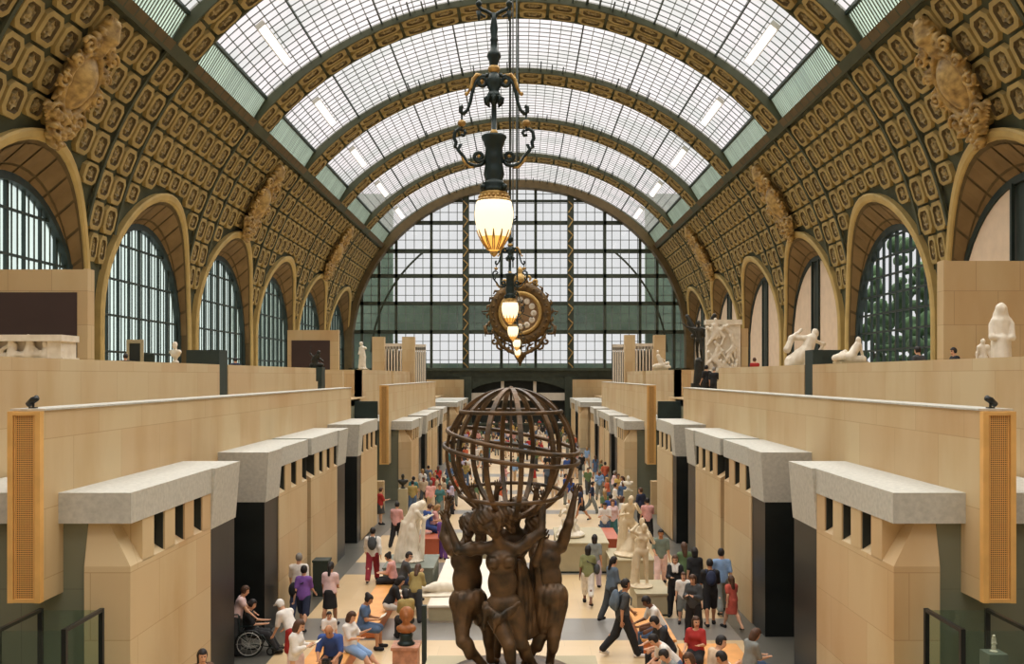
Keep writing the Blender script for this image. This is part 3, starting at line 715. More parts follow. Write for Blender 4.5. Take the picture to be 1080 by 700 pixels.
# ================================================================== FIGURES
def unit(v): v = np.array(v, float); return v / np.linalg.norm(v)
def skel(pose, h=1.72, female=False):
    """joints of a standing / walking / sitting figure facing +Y (s=+1 is its right-hand, +X side)"""
    g = pose.get; sc = h / 1.72
    hz = g('hip', .93); J = {}; H = np.array([0, 0, hz])
    lean, roll, turn = R(g('lean', 0)), R(g('roll', 0)), R(g('turn', 0))
    u = unit((math.sin(roll), math.sin(lean) * math.cos(roll), math.cos(lean) * math.cos(roll)))
    rt = np.array([math.cos(turn), math.sin(turn), 0]); rt = unit(rt - u * (rt @ u)); fw = np.cross(u, rt)
    J['H'], J['u'], J['rt'], J['fw'] = H, u, rt, fw
    J['chest'] = H + u * .36; J['nb'] = H + u * .525 + fw * .0
    hp, hy = R(g('nod', 0)) + lean * .6, R(g('look', 0)) + turn
    hu = np.array([math.sin(roll * .6 + R(g('tilt', 0))), math.sin(hp), math.cos(hp)]); hu = unit(hu)
    hf = np.array([-math.sin(hy), math.cos(hy), 0]); hf = unit(hf - hu * (hf @ hu))
    J['hu'], J['hf'], J['hr'] = hu, hf, np.cross(hf, hu); J['head'] = J['nb'] + hu * .165 + hf * .02
    sw = .155 if female else .185
    for s, n in ((1, 'R'), (-1, 'L')):
        th, kn, ab = [R(a) for a in g('leg' + n, g('leg', (2, 2, 3)))]
        hip = H + rt * s * .09 - u * .02
        rl = np.array([math.cos(turn * .3), math.sin(turn * .3), 0]); fl = np.array([-rl[1], rl[0], 0]); dn = np.array([0, 0, -1.0])
        d = unit(rl * s * math.sin(ab) + fl * math.sin(th) + dn * math.cos(th) * math.cos(ab)); kp = hip + d * .43
        d2 = unit(rl * s * math.sin(ab) * .5 + fl * math.sin(th - kn) + dn * math.cos(th - kn)); an = kp + d2 * .42
        J['hip' + n], J['knee' + n], J['ank' + n] = hip, kp, an
        tip = R(g('toe' + n, 0)); J['toe' + n] = an + fl * .15 * math.cos(tip) + rl * s * .03 + dn * (.045 + .1 * math.sin(tip))
        J['heel' + n] = an - fl * .04 + dn * .045
        p, q, e, inn = [R(a) for a in g('arm' + n, g('arm', (3, 8, 15, 0)))]
        sh = H + u * .46 + rt * s * sw
        d = unit(rt * s * math.sin(q) + fw * math.sin(p) * math.cos(q) - u * math.cos(p) * math.cos(q)); eb = sh + d * .28
        d2 = unit(rt * s * math.sin(q - inn) + fw * math.sin(p + e) * math.cos(q) - u * math.cos(p + e)); wr = eb + d2 * .25
        J['sh' + n], J['elb' + n], J['wri' + n], J['hd' + n] = sh, eb, wr, d2
    lo = min(J['toeR'][2], J['toeL'][2], J['heelR'][2], J['heelL'][2]) - .04
    for k in list(J):
        if k in ('u', 'rt', 'fw', 'hu', 'hf', 'hr', 'hdR', 'hdL'): continue
        J[k] = (J[k] - np.array([0, 0, lo])) * sc
    J['sc'] = sc; return J
def frame(J, up='u', f='fw', r='rt'): return np.stack([J[r], J[f], J[up]], 1)
def head_prims(J):
    s, hu, hf, hr, c = J['sc'], J['hu'], J['hf'], J['hr'], J['head']; M = frame(J, 'hu', 'hf', 'hr')
    P = [el(c + hu * .02 * s, np.array((.076, .095, .105)) * s, M), el(c + hf * .025 * s - hu * .05 * s, np.array((.056, .066, .075)) * s, M),
         rc(c + hf * .088 * s + hu * .015 * s, c + hf * .108 * s - hu * .022 * s, .011 * s, .016 * s, k=.015),
         rc(c + hf * .08 * s - hu * .066 * s - hr * .02 * s, c + hf * .08 * s - hu * .066 * s + hr * .02 * s, .014 * s, k=.02)]
    for q in (-1, 1): P.append(el(c + hr * q * .08 * s - hf * .01 * s, np.array((.012, .024, .034)) * s, M, k=.01))
    P.append(rc(J['nb'] - hu * .05 * s, c - hu * .03 * s - hf * .01 * s, .058 * s, .052 * s, k=.04)); return P
def torso_prims(J, fem):
    s, u, fw, rt, H = J['sc'], J['u'], J['fw'], J['rt'], J['H']; M = frame(J)
    P = [el(H + u * .0 * s, np.array((.172 if fem else .16, .115, .125)) * s, M), el(H + u * .17 * s, np.array((.125 if fem else .14, .098, .16)) * s, M),
         el(H + u * .36 * s, np.array((.148 if fem else .165, .108, .165)) * s, M), rc(J['shR'] - rt * .035 * s - u * .012, J['shL'] + rt * .035 * s - u * .012, .056 * s), rc(J['nb'] - u * .02 * s, J['shR'] - rt * .03 * s, .05 * s, .045 * s), rc(J['nb'] - u * .02 * s, J['shL'] + rt * .03 * s, .05 * s, .045 * s)]
    if fem:
        for q in (-1, 1): P.append(el(H + u * .36 * s + rt * q * .07 * s + fw * .085 * s, np.array((.06, .055, .06)) * s, M))
    return P
def leg_prims(J):
    s = J['sc']; P = []
    for n in 'RL':
        a, b, c = J['hip' + n], J['knee' + n], J['ank' + n]; bk = unit(c - b)
        P += [rc(a, b, .092 * s, .056 * s), rc(b, c, .054 * s, .038 * s), el(b + (c - b) * .32 - J['fw'] * .018 * s, np.array((.052, .055, .12)) * s, k=.04)]
    return P
def foot_prims(J, sides='RL'):
    s = J['sc']; P = []
    for n in sides: P += [rc(J['heel' + n], J['toe' + n], .042 * s, .034 * s), rc(J['ank' + n], J['heel' + n], .04 * s, .042 * s)]
    return P
def arm_prims(J, f0=0, f1=1):
    s = J['sc']; P = []
    for n in 'RL':
        a, b, c = J['sh' + n], J['elb' + n], J['wri' + n]
        P += [rc(a, b, .054 * s, .04 * s), rc(b, c, .041 * s, .027 * s)]
    return P
def hand_frame(J, n):
    d = unit(J['hd' + n]); side = 1 if n == 'R' else -1
    pal = unit(np.cross(d, J['fw']) if abs(d @ J['fw']) < .9 else J['u']); 
    return d, pal, unit(np.cross(d, pal)) * 1.0
def palm_prims(J):
    s = J['sc']; P = []
    for n in 'RL':
        d, pa, ac = hand_frame(J, n); w_ = J['wri' + n]
        for q in (-.022, .0, .022): P.append(rc(w_ + d * .02 * s + ac * q * .6 * s, w_ + d * .085 * s + ac * q * s, .018 * s, .015 * s, k=.015))
    return P
def finger_tubes(mb, J, mi=0, seg=6, curl=.5):
    s = J['sc']
    for n in 'RL':
        d, pa, ac = hand_frame(J, n); w_ = J['wri' + n]
        for q, L in ((-.031, .062), (-.0105, .074), (.0105, .07), (.031, .054)):
            p0 = w_ + d * .07 * s + ac * q * s; p1 = p0 + (d + pa * .15 * curl) * L * .55 * s; p2 = p1 + (d * .8 + pa * .7 * curl) * L * .55 * s
            mb.tube([p0, p1, p2], [.0095 * s, .009 * s, .007 * s], seg, mi)
        p0 = w_ + d * .03 * s - ac * .025 * s; p1 = p0 + (d * .6 - ac * .6) * .045 * s; p2 = p1 + (d * .9 - ac * .1) * .035 * s
        mb.tube([p0, p1, p2], [.012 * s, .011 * s, .009 * s], seg, mi)
HUES = {}
def cloth(name, c): return mat('cloth_' + name, c, 0.85, 0.1, 9)
SKIN = {'light': mat('light_skin', (218, 168, 136), 0.55, 0.05, 4), 'tan': mat('tan_skin', (190, 136, 100), 0.55, 0.05, 4), 'brown': mat('brown_skin', (120, 80, 56), 0.55, 0.05, 4)}
HAIR = {'dark': mat('dark_hair', (38, 32, 30), 0.6, 0.2, 20), 'brown': mat('brown_hair', (88, 60, 42), 0.6, 0.2, 20), 'fair': mat('fair_hair', (170, 134, 86), 0.6, 0.2, 20), 'grey': mat('grey_hair', (140, 134, 126), 0.6, 0.2, 20), 'whitecap': mat('white_cap', (232, 228, 222), 0.8, 0.05, 9), 'cap': mat('dark_cap', (60, 54, 50), 0.8, 0.05, 9)}
EYE = mat('eye_dark', (40, 30, 26), 0.3, 0.05, 4); LIP = mat('lip', (170, 96, 84), 0.5, 0.05, 4)
CLO = {'white': (232, 226, 218), 'black': (38, 38, 40), 'navy': (44, 52, 78), 'blue': (58, 84, 148), 'lightblue': (138, 170, 212), 'denim': (84, 108, 142), 'grey': (132, 136, 132), 'greygreen': (122, 134, 122), 'darkgrey': (70, 72, 74), 'red': (176, 52, 48), 'crimson': (150, 46, 58), 'pink': (226, 168, 160), 'palepink': (236, 204, 200), 'purple': (128, 86, 164), 'khaki': (168, 148, 92), 'yellow': (206, 172, 96), 'beige': (210, 184, 154), 'brown': (104, 76, 58), 'green': (96, 120, 84), 'floral': (140, 142, 96), 'orange': (204, 104, 70), 'teal': (70, 120, 122), 'lilac': (190, 180, 206), 'bluegrey': (96, 110, 124), 'stripe': (196, 92, 76)}
def cmat(c): return cloth(c, CLO[c])
def person(label, loc, rz, pose, top='white', bottom='black', hair='dark', h=1.7, fem=False, skin='light', vox=.022, sleeve=.45, leg=1.0, kind='trousers', hairstyle='short', shoe='black', group=None, fingers=True, name='person'):
    J = skel(pose, h, fem); s = J['sc']; u, H, fw = J['u'], J['H'], J['fw']
    V, Q = sdf_mesh(head_prims(J) + torso_prims(J, fem) + leg_prims(J) + foot_prims(J) + arm_prims(J) + palm_prims(J), vox, .03)
    mb = MB(); add_net(mb, (V, Q))
    c = V[Q].mean(1); hd = J['head']; mi = np.zeros(len(Q), int)
    for q in (-1, 1): mi[np.linalg.norm(c - (hd + J['hf'] * .088 * s + J['hu'] * .022 * s + J['hr'] * q * .033 * s), axis=1) < max(.014, vox * .62)] = 1
    d_ = c - (hd + J['hf'] * .092 * s - J['hu'] * .066 * s); mi[(np.abs(d_ @ J['hr']) < .028) & (np.abs(d_ @ J['hu']) < vox * .5) & (np.abs(d_ @ J['hf']) < .03)] = 2
    mb.m = mi.tolist()
    if fingers: finger_tubes(mb, J)
    o = mb.build(name, [SKIN[skin], EYE, LIP], smooth=True); tag(o, label, 'person', group); o.location = loc; o.rotation_euler = (0, 0, rz)
    z_ = lambda P, o_, d: (P - o_.astype(np.float32)) @ d.astype(np.float32)
    # top
    tp = torso_prims(J, fem)
    for n in 'RL':
        a, b, c_ = J['sh' + n], J['elb' + n], J['wri' + n]
        if sleeve > 0:
            f = min(1, sleeve * 2); tp.append(rc(a, a + (b - a) * f, .058 * s, .058 * s - .012 * f * s))
            if sleeve > .5: f = (sleeve - .5) * 2; tp.append(rc(b, b + (c_ - b) * f, .046 * s, .036 * s))
    hem = (.09 if kind != 'skirt' else .02)
    if pose.get('hip', .93) < .7: hem = .05
    tp += [el(H + u * .05 * s, np.array(((.172 if fem else .164), .12, .26)) * s, frame(J))]
    net_obj('top', sdf_mesh(tp, vox, .05, cut=lambda P: np.maximum(-(z_(P, H, u) + hem * s), .088 * s - np.linalg.norm(P - (J['nb'] + u * .045 * s + fw * .02 * s).astype(np.float32), axis=-1)), infl=.016), cmat(top), o)
    # lower garment
    bm_ = cmat(bottom); H0 = H
    if kind in ('trousers', 'shorts'):
        L = leg if kind == 'trousers' else .5
        bp = [el(H, np.array((.168, .115, .125)) * s, frame(J))]
        for n in 'RL':
            a, b, c_ = J['hip' + n], J['knee' + n], J['ank' + n]; f = min(1, L * 2)
            bp.append(rc(a, a + (b - a) * f, .097 * s, .078 * s if f >= 1 else .085 * s))
            if L > .5: f = (L - .5) * 2; bp.append(rc(b, b + (c_ - b) * f, .076 * s, .06 * s))
        net_obj(kind, sdf_mesh(bp, vox, .04, cut=lambda P: z_(P, H, u) - .09 * s, infl=.02), bm_, o)
    else:
        kn = (J['kneeR'] + J['kneeL']) / 2; end = H + (kn - H) * (.95 if kind == 'skirt' else 1.0)
        dn = unit(end - H); ln = float(np.linalg.norm(end - H))
        bp = [rc(H + u * .1 * s, H, .135 * s, .155 * s), rc(H, end, .165 * s, .2 * s)] if pose.get('hip', .93) > .7 else [rc(J['hip' + n], J['knee' + n], .11 * s, .1 * s) for n in 'RL'] + [el(H, np.array((.17, .12, .13)) * s)]
        net_obj('skirt', sdf_mesh(bp, vox, .05, cut=lambda P: np.maximum(z_(P, H, dn) - ln, z_(P, H, u) - .1 * s)), bm_, o)
    # shoes and hair
    for n in 'RL': net_obj('shoe', sdf_mesh(foot_prims(J, n), vox, .02, infl=.01, cut=lambda P: (P[..., 2] - .12 * s) if pose.get('flat', 1) else P[..., 2] - 9), cmat(shoe), o)
    hu, hf = J['hu'], J['hf']; hs = hairstyle
    if hs != 'bald':
        hp_ = [el(hd + hu * .024 * s - hf * .006 * s, np.array((.079, .098, .108)) * s, frame(J, 'hu', 'hf', 'hr'))]
        if hs == 'long': hp_ += [rc(hd - hf * .05 * s, J['nb'] - hf * .07 * s - u * .1 * s, .075 * s, .06 * s)]
        if hs == 'bob': hp_ += [rc(hd - hf * .04 * s, hd - hf * .045 * s - hu * .1 * s, .078 * s, .07 * s)]
        if hs == 'bun': hp_ += [rc(hd - hf * .08 * s + hu * .09 * s, hd - hf * .1 * s + hu * .1 * s, .045 * s)]
        if hs == 'tail': hp_ += [rc(hd - hf * .1 * s, J['nb'] - hf * .11 * s - u * .06 * s, .035 * s, .022 * s)]
        if hs == 'cap': hp_ += [el(hd + hu * .06 * s + hf * .1 * s, np.array((.07, .07, .012)) * s, frame(J, 'hu', 'hf', 'hr'))]
        lowcut = -.07 if hs in ('short', 'cap', 'bun', 'tail') else -9
        def hc(P):
            f, up = z_(P, hd, hf), z_(P, hd, hu)
            face = np.minimum(f - .03 * s, .058 * s - up)
            return np.maximum(face, lowcut * s - up) if hs != 'tail' else np.maximum(face, -.3 * s - up)
        net_obj('hair' if hs != 'cap' else 'cap', sdf_mesh(hp_, min(vox, .02), .03, infl=.014, cut=hc), HAIR[hair], o)
    return o, J
STAND = dict(legR=(4, 4, 4), legL=(-3, 3, 4), armR=(4, 9, 14, 0), armL=(0, 9, 18, 0))
def stand(v=0): return [STAND, dict(legR=(0, 2, 5), legL=(8, 10, 3), armR=(25, 8, 70, 30), armL=(4, 10, 20, 0), nod=8), dict(legR=(2, 2, 6), legL=(-2, 2, 6), armR=(15, 10, 95, 40), armL=(15, 10, 95, 40), nod=22), dict(legR=(10, 14, 3), legL=(-4, 2, 5), armR=(-8, 14, 40, 0), armL=(8, 12, 50, 20), look=35)][v % 4]
def walk(v=0): return [dict(legR=(24, 6, 2), legL=(-20, 22, 2), toeL=40, armR=(-18, 8, 18, 0), armL=(20, 8, 30, 0), lean=4), dict(legL=(22, 6, 2), legR=(-18, 24, 2), toeR=40, armL=(-16, 8, 18, 0), armR=(20, 8, 34, 0), lean=4), dict(legR=(14, 6, 2), legL=(-12, 16, 2), armR=(10, 8, 60, 20), armL=(8, 8, 22, 0), lean=3, nod=8)][v % 3]
def sit(v=0):
    b = dict(hip=.5, legR=(84, 84, 6), legL=(82, 80, 6))
    b.update([dict(lean=8, armR=(25, 6, 70, 25), armL=(25, 6, 70, 25), nod=24), dict(lean=26, armR=(45, 10, 55, 25), armL=(45, 10, 55, 25), nod=20), dict(lean=2, armR=(10, 12, 60, 10), armL=(20, 10, 80, 30), look=30), dict(lean=14, armR=(40, 6, 80, 20), armL=(10, 10, 60, 30), nod=10, look=-35)][v % 4]); return b
def place(px, d): return (at(px, d), d, zfloor(d))
AWAY, CAM_, LEFT, RIGHT = 0, R(180), R(90), R(-90)
# ================================================================== OBJECTS
# ---- bronze group holding an open globe, on its pedestal
BD = 9.5; Bx, Bz = at(539, BD), zat(705, BD)
def bpt(px, py, y=0.0): return np.array([(px - 539) * BD / F, y, (705 - py) * BD / F])
pd = MB(); 
for a, b, hw in ((0, .25, .95), (.25, .4, .85), (.4, Bz - .42, .75), (Bz - .42, Bz - .3, .85), (Bz - .3, Bz - .14, .92)): pd.box(Bx - hw, Bx + hw, BD - hw, BD + hw, a, b)
tag(pd.build('statue_pedestal', PLINTH), 'tall stone pedestal under the dark bronze globe group', 'pedestal')
grp = empty('bronze_sculpture', (Bx, BD, Bz), 0, 'dark brown bronze group of standing figures raising an open globe', 'sculpture')
bs = MB(); bs.lathe([(.5, -.14), (.66, -.13), (.68, -.06), (.6, -.02), (.45, .005)], seg=32); bs.build('base', BRONZE, grp, True)
def bronze_fig(name, j, fem, drape=(), yaw=0.0, hairp=(), h=.0095):
    """j: joint positions in the group's own space; every limb tapers from joint to joint"""
    P = []
    ch, H, nb, hd = j['chest'], j['H'], j['nb'], j['head']; u = unit(nb - H); rt = unit(j['shR'] - j['shL']); rt = unit(rt - u * (rt @ u)); fw = np.cross(u, rt)
    M = np.stack([rt, fw, u], 1); L = np.linalg.norm(nb - H) / .52
    hu = unit(hd - nb); hf = np.array(j.get('face', fw), float); hf = unit(hf - hu * (hf @ hu)); hr = np.cross(hf, hu); HM = np.stack([hr, hf, hu], 1); s = 1.06
    wf = 1.2 if fem else 1.28
    P += [el(H + u * .01, np.array((.155 * wf, .115, .15)), M), el(H + u * .19 * L, np.array((.12 * wf, .09, .19)), M), el(H + u * .36 * L, np.array((.128 * wf, .095, .14)), M), rc(j['shR'] - rt * .02, j['shL'] + rt * .02, .055), rc(nb - u * .02, j['shR'], .048, .045), rc(nb - u * .02, j['shL'], .048, .045)]
    if fem:
        for q in (-1, 1): P.append(el(H + u * .37 * L + rt * q * .075 + fw * .088, np.array((.06, .052, .058)), M, k=.025))
    c = hd
    P += [el(c + hu * .02 * s, np.array((.072, .09, .1)) * s, HM), el(c + hf * .025 * s - hu * .05 * s, np.array((.052, .06, .07)) * s, HM), rc(c + hf * .085 * s + hu * .025 * s, c + hf * .112 * s - hu * .022 * s, .011, .017, k=.01),
          rc(c + hf * .075 * s - hu * .064 * s - hr * .016, c + hf * .075 * s - hu * .064 * s + hr * .016, .011, k=.012), rc(c + hf * .08 * s + hu * .035 * s - hr * .035, c + hf * .08 * s + hu * .035 * s + hr * .035, .01, k=.012), rc(nb - u * .04, c - hu * .04, .05, .045)]
    for n in 'RL':
        if 'knee' + n in j:
            a, b, d = j['hip' + n], j['knee' + n], j['ank' + n]
            P += [rc(a, b, .106, .064), rc(b, d, .06, .04), el(b + (d - b) * .3 - fw * .02, (.056, .06, .11), k=.03)]
            t = j['toe' + n]; P += [rc(d + (0, 0, -.03), t, .034, .026), rc(d, d + (0, 0, -.035), .034, .036)]
        a, b, d = j['sh' + n], j['elb' + n], j['wri' + n]
        P += [rc(a, b, .062, .046), rc(b, d, .046, .028), el(a + (b - a) * .45, (.052, .052, .07), k=.03)]
        hd_ = unit(d - b); ac = unit(np.cross(hd_, fw)); 
        for q in (-.018, 0, .018): P.append(rc(d + hd_ * .01 + ac * q * .7, d + hd_ * .07 + ac * q, .015, .013, k=.012))
    eyes = [c + hf * .098 * s + hu * .02 * s + hr * q * .034 * s for q in (-1, 1)]
    def sock(D, Pp):
        for e_ in eyes: D = np.maximum(D, .017 * s - np.linalg.norm(Pp - e_.astype(np.float32), axis=-1))
        return D
    for q in (-1, 1): P += [rc(c + hf * .086 * s + hu * .04 * s + hr * q * .015, c + hf * .074 * s + hu * .036 * s + hr * q * .055, .012, .009, k=.012), el(c + hr * q * .074 * s, (.012, .022, .03), HM, k=.008), el(c + hf * .07 * s - hu * .02 * s + hr * q * .036, (.024, .022, .024), HM, k=.02)]
    mb = MB(); add_net(mb, sdf_mesh(P, h, .024, post=sock))
    for n in 'RL':
        b, d = j['elb' + n], j['wri' + n]; dd = unit(d - b); ac = unit(np.cross(dd, fw)); pa = fw * j.get('curl', 1)
        for q, Ln in ((-.027, .06), (-.009, .072), (.009, .068), (.027, .052)):
            p0 = d + dd * .06 + ac * q; p1 = p0 + (dd + ac * q * 6 + pa * .2) * Ln * .5; p2 = p1 + (dd * .75 + ac * q * 5 + pa * .6) * Ln * .55
            mb.tube([p0, p1, p2], [.0105, .0095, .007], 7)
        sd_ = 1 if n == 'R' else -1
        p0 = d + dd * .02 + ac * .02 * sd_; p1 = p0 + (dd * .55 + ac * .7 * sd_) * .045; mb.tube([p0, p1, p1 + (dd * .9 + pa * .2) * .035], [.013, .011, .009], 7)
    o = mb.build(name, BRONZE, grp, True)
    if len(drape):
        def fol(D, Pp): return D - .005 * np.sin(Pp[..., 0] * 95 + 3 * np.sin(Pp[..., 2] * 6)) * np.cos(Pp[..., 1] * 50 + Pp[..., 2] * 5)
        net_obj('drapery', sdf_mesh(list(drape), .011, .04, post=fol), BRONZE, o)
    if hairp:
        def wav(D, Pp): return D - .010 * np.sin(Pp[..., 0] * 80 + Pp[..., 2] * 60) * np.sin(Pp[..., 1] * 70 - Pp[..., 2] * 55)
        net_obj('hair', sdf_mesh(list(hairp), h, .03, post=wav, cut=lambda Pp: np.minimum((Pp - c.astype(np.float32)) @ hf.astype(np.float32) - .045, .075 - (Pp - c.astype(np.float32)) @ hu.astype(np.float32))), BRONZE, o)
    return o
b = bpt
# front woman, facing the viewer (-Y)
j = dict(head=b(519, 548, -.34), nb=b(528, 565, -.29), chest=b(527, 588, -.28), H=b(532, 634, -.25), shR=b(507, 573, -.27), shL=b(546, 574, -.27), face=(-.25, -1, -.25),
         elbR=b(486, 573, -.36), wriR=b(474, 545, -.3), elbL=b(570, 557, -.22), wriL=b(573, 527, -.12), hipR=b(523, 640, -.26), kneeR=b(537, 668, -.4), ankR=b(541, 697, -.34), toeR=b(539, 703, -.48),
         hipL=b(543, 640, -.24), kneeL=b(549, 670, -.3), ankL=b(563, 697, -.16), toeL=b(569, 703, -.28))
dr = [rc(b(513, 629 + 5 * i, -.3), b(527, 639 + 4 * i, -.405), .026, .024) for i in range(2)] + [rc(b(527, 639 + 4 * i, -.405), b(547, 628 + 6 * i, -.3), .024, .026) for i in range(2)] + [rc(b(514, 634, -.34), b(511, 654, -.32), .034, .02), rc(b(524, 642, -.4), b(522, 656, -.4), .03, .012)]
dr += [rc(b(547 + 2.2 * i, 588 + 3 * i, -.2 + .03 * i), b(549 + 5 * i, 668 - i, -.22 + .05 * i), .026, .04) for i in range(5)]
hh = [el(b(518, 543, -.3), (.155, .15, .14)), rc(b(524, 534, -.26), b(545, 541, -.2), .075, .05), rc(b(507, 537, -.25), b(500, 550, -.24), .06, .045), rc(b(505, 549, -.26), b(507, 562, -.25), .05, .03), rc(b(532, 540, -.22), b(540, 556, -.18), .06, .035), rc(b(510, 531, -.27), b(530, 530, -.24), .05, .045)]
bronze_fig('front_figure', j, True, dr, hairp=hh)
# left figure seen from behind
j = dict(head=b(494, 556, .1), nb=b(491, 571, .03), chest=b(490, 588, .0), H=b(494, 634, -.02), shR=b(506, 580, .04), shL=b(477, 579, -.04), face=(.4, 1, .3),
         elbL=b(468, 566, .02), wriL=b(471, 536, .08), elbR=b(508, 556, .16), wriR=b(498, 524, .2), hipL=b(487, 638, -.03), kneeL=b(489, 671, -.18), ankL=b(510, 697, -.12), toeL=b(517, 703, -.18),
         hipR=b(502, 638, .02), kneeR=b(514, 665, .08), ankR=b(517, 694, .06), toeR=b(524, 702, .16), curl=-1)
dr = [el(b(494, 632, -.02), (.188, .155, .14)), rc(b(488, 634, -.04), b(489, 655, -.1), .11, .09), rc(b(502, 634, .0), b(508, 652, .02), .1, .09), rc(b(505, 622, -.1), b(514, 648, -.1), .035, .03)]
hh = [el(b(494, 552, .09), (.1, .11, .1)), rc(b(494, 551, .0), b(493, 568, -.05), .05, .03)]
bronze_fig('back_turned_figure', j, False, dr, hairp=hh)
# right figure seen from behind, wrapped at the hips
j = dict(head=b(566, 556, .12), nb=b(574, 572, .06), chest=b(577, 590, .03), H=b(580, 632, .0), shR=b(592, 578, .06), shL=b(563, 578, .04), face=(-.5, 1, .1),
         elbR=b(600, 553, .04), wriR=b(607, 524, .1), elbL=b(565, 590, -.16), wriL=b(571, 566, -.2), hipR=b(588, 638, .0), kneeR=b(584, 668, -.1), ankR=b(580, 697, .0), toeR=b(577, 703, -.1),
         hipL=b(572, 638, .02), kneeL=b(572, 668, -.02), ankL=b(558, 693, .02), toeL=b(552, 702, .1), curl=-1)
dr = [el(b(580, 628, .0), (.188, .155, .15)), rc(b(586, 632, .0), b(585, 656, -.06), .11, .085), rc(b(573, 632, .0), b(573, 662, -.02), .1, .08), rc(b(566, 590, -.06), b(571, 655, -.08), .03, .045), rc(b(564, 585, .1), b(560, 660, .05), .04, .07)]
hh = [el(b(565, 552, .12), (.105, .11, .1)), rc(b(562, 556, .06), b(560, 566, .02), .05, .03)]
bronze_fig('draped_figure', j, True, dr, hairp=hh)
# figure at the back of the group
j = dict(head=b(546, 543, .32), nb=b(542, 560, .3), chest=b(541, 582, .3), H=b(539, 632, .3), shR=b(527, 572, .32), shL=b(556, 572, .32), face=(.3, 1, .2),
         elbR=b(519, 548, .36), wriR=b(523, 523, .34), elbL=b(564, 550, .38), wriL=b(566, 526, .36), hipR=b(533, 638, .3), kneeR=b(528, 668, .34), ankR=b(523, 697, .3), toeR=b(520, 703, .42),
         hipL=b(547, 638, .3), kneeL=b(550, 668, .36), ankL=b(538, 696, .3), toeL=b(535, 703, .42), curl=-1)
bronze_fig('rear_figure', j, False, [rc(b(536, 628, .3), b(532, 652, .3), .1, .09)], hairp=[el(b(547, 539, .31), (.13, .12, .11)), rc(b(540, 540, .26), b(534, 548, .24), .06, .04)])
# open globe
gl = empty('globe', (0, 0, 0)); gl.parent = grp
gc = Vector(b(539, 478, 0)); gr = 68 * BD / F
mb = MB()
for k in range(12):
    a = math.pi * 2 * k / 12 + .16; pts = []
    for i in range(25):
        t = R(3) + (R(177) - R(3)) * i / 24; pts.append(gc + Vector((gr * math.sin(t) * math.cos(a), gr * math.sin(t) * math.sin(a), gr * math.cos(t))))
    rad = Vector((math.cos(a), math.sin(a), 0))
    for p, q in zip(pts[:-1], pts[1:]):
        mb.bar(p, q, .046, .03, (p + q) / 2 - gc)
mb.build('meridian', BRONZE, gl)
def circ(nrm, off, rad, tub):
    nrm = Vector(nrm).normalized(); a = nrm.cross(Vector((0, 1, .01))).normalized(); c = nrm.cross(a)
    m = MB(); m.tube([gc + nrm * off + (a * math.cos(t) + c * math.sin(t)) * rad for t in np.linspace(0, 2 * math.pi, 49)[:-1]], tub, 8, closed=True); return m
def ring_at(nrm, off, tub, k=1.03): return circ(nrm, off, math.sqrt(max(.01, gr * gr - off * off)) * k, tub)
ring_at((0, 0, 1), .42, .02).build('parallel', BRONZE, gl, True)
ring_at((.17, -.06, 1), .13, .022, 1.05).build('zodiac_band', BRONZE, gl, True); ring_at((.13, -.06, 1), .0, .022, 1.05).build('zodiac_band', BRONZE, gl, True)
ring_at((.0, -.08, 1), -.40, .02).build('parallel', BRONZE, gl, True)
mb = MB(); mb.tube([gc + Vector((0, 0, -gr)), gc + Vector((0, 0, gr * 1.02))], .012, 6); mb.ball(gc + Vector((0, 0, gr)), .03); mb.build('axis', BRONZE, gl, True)

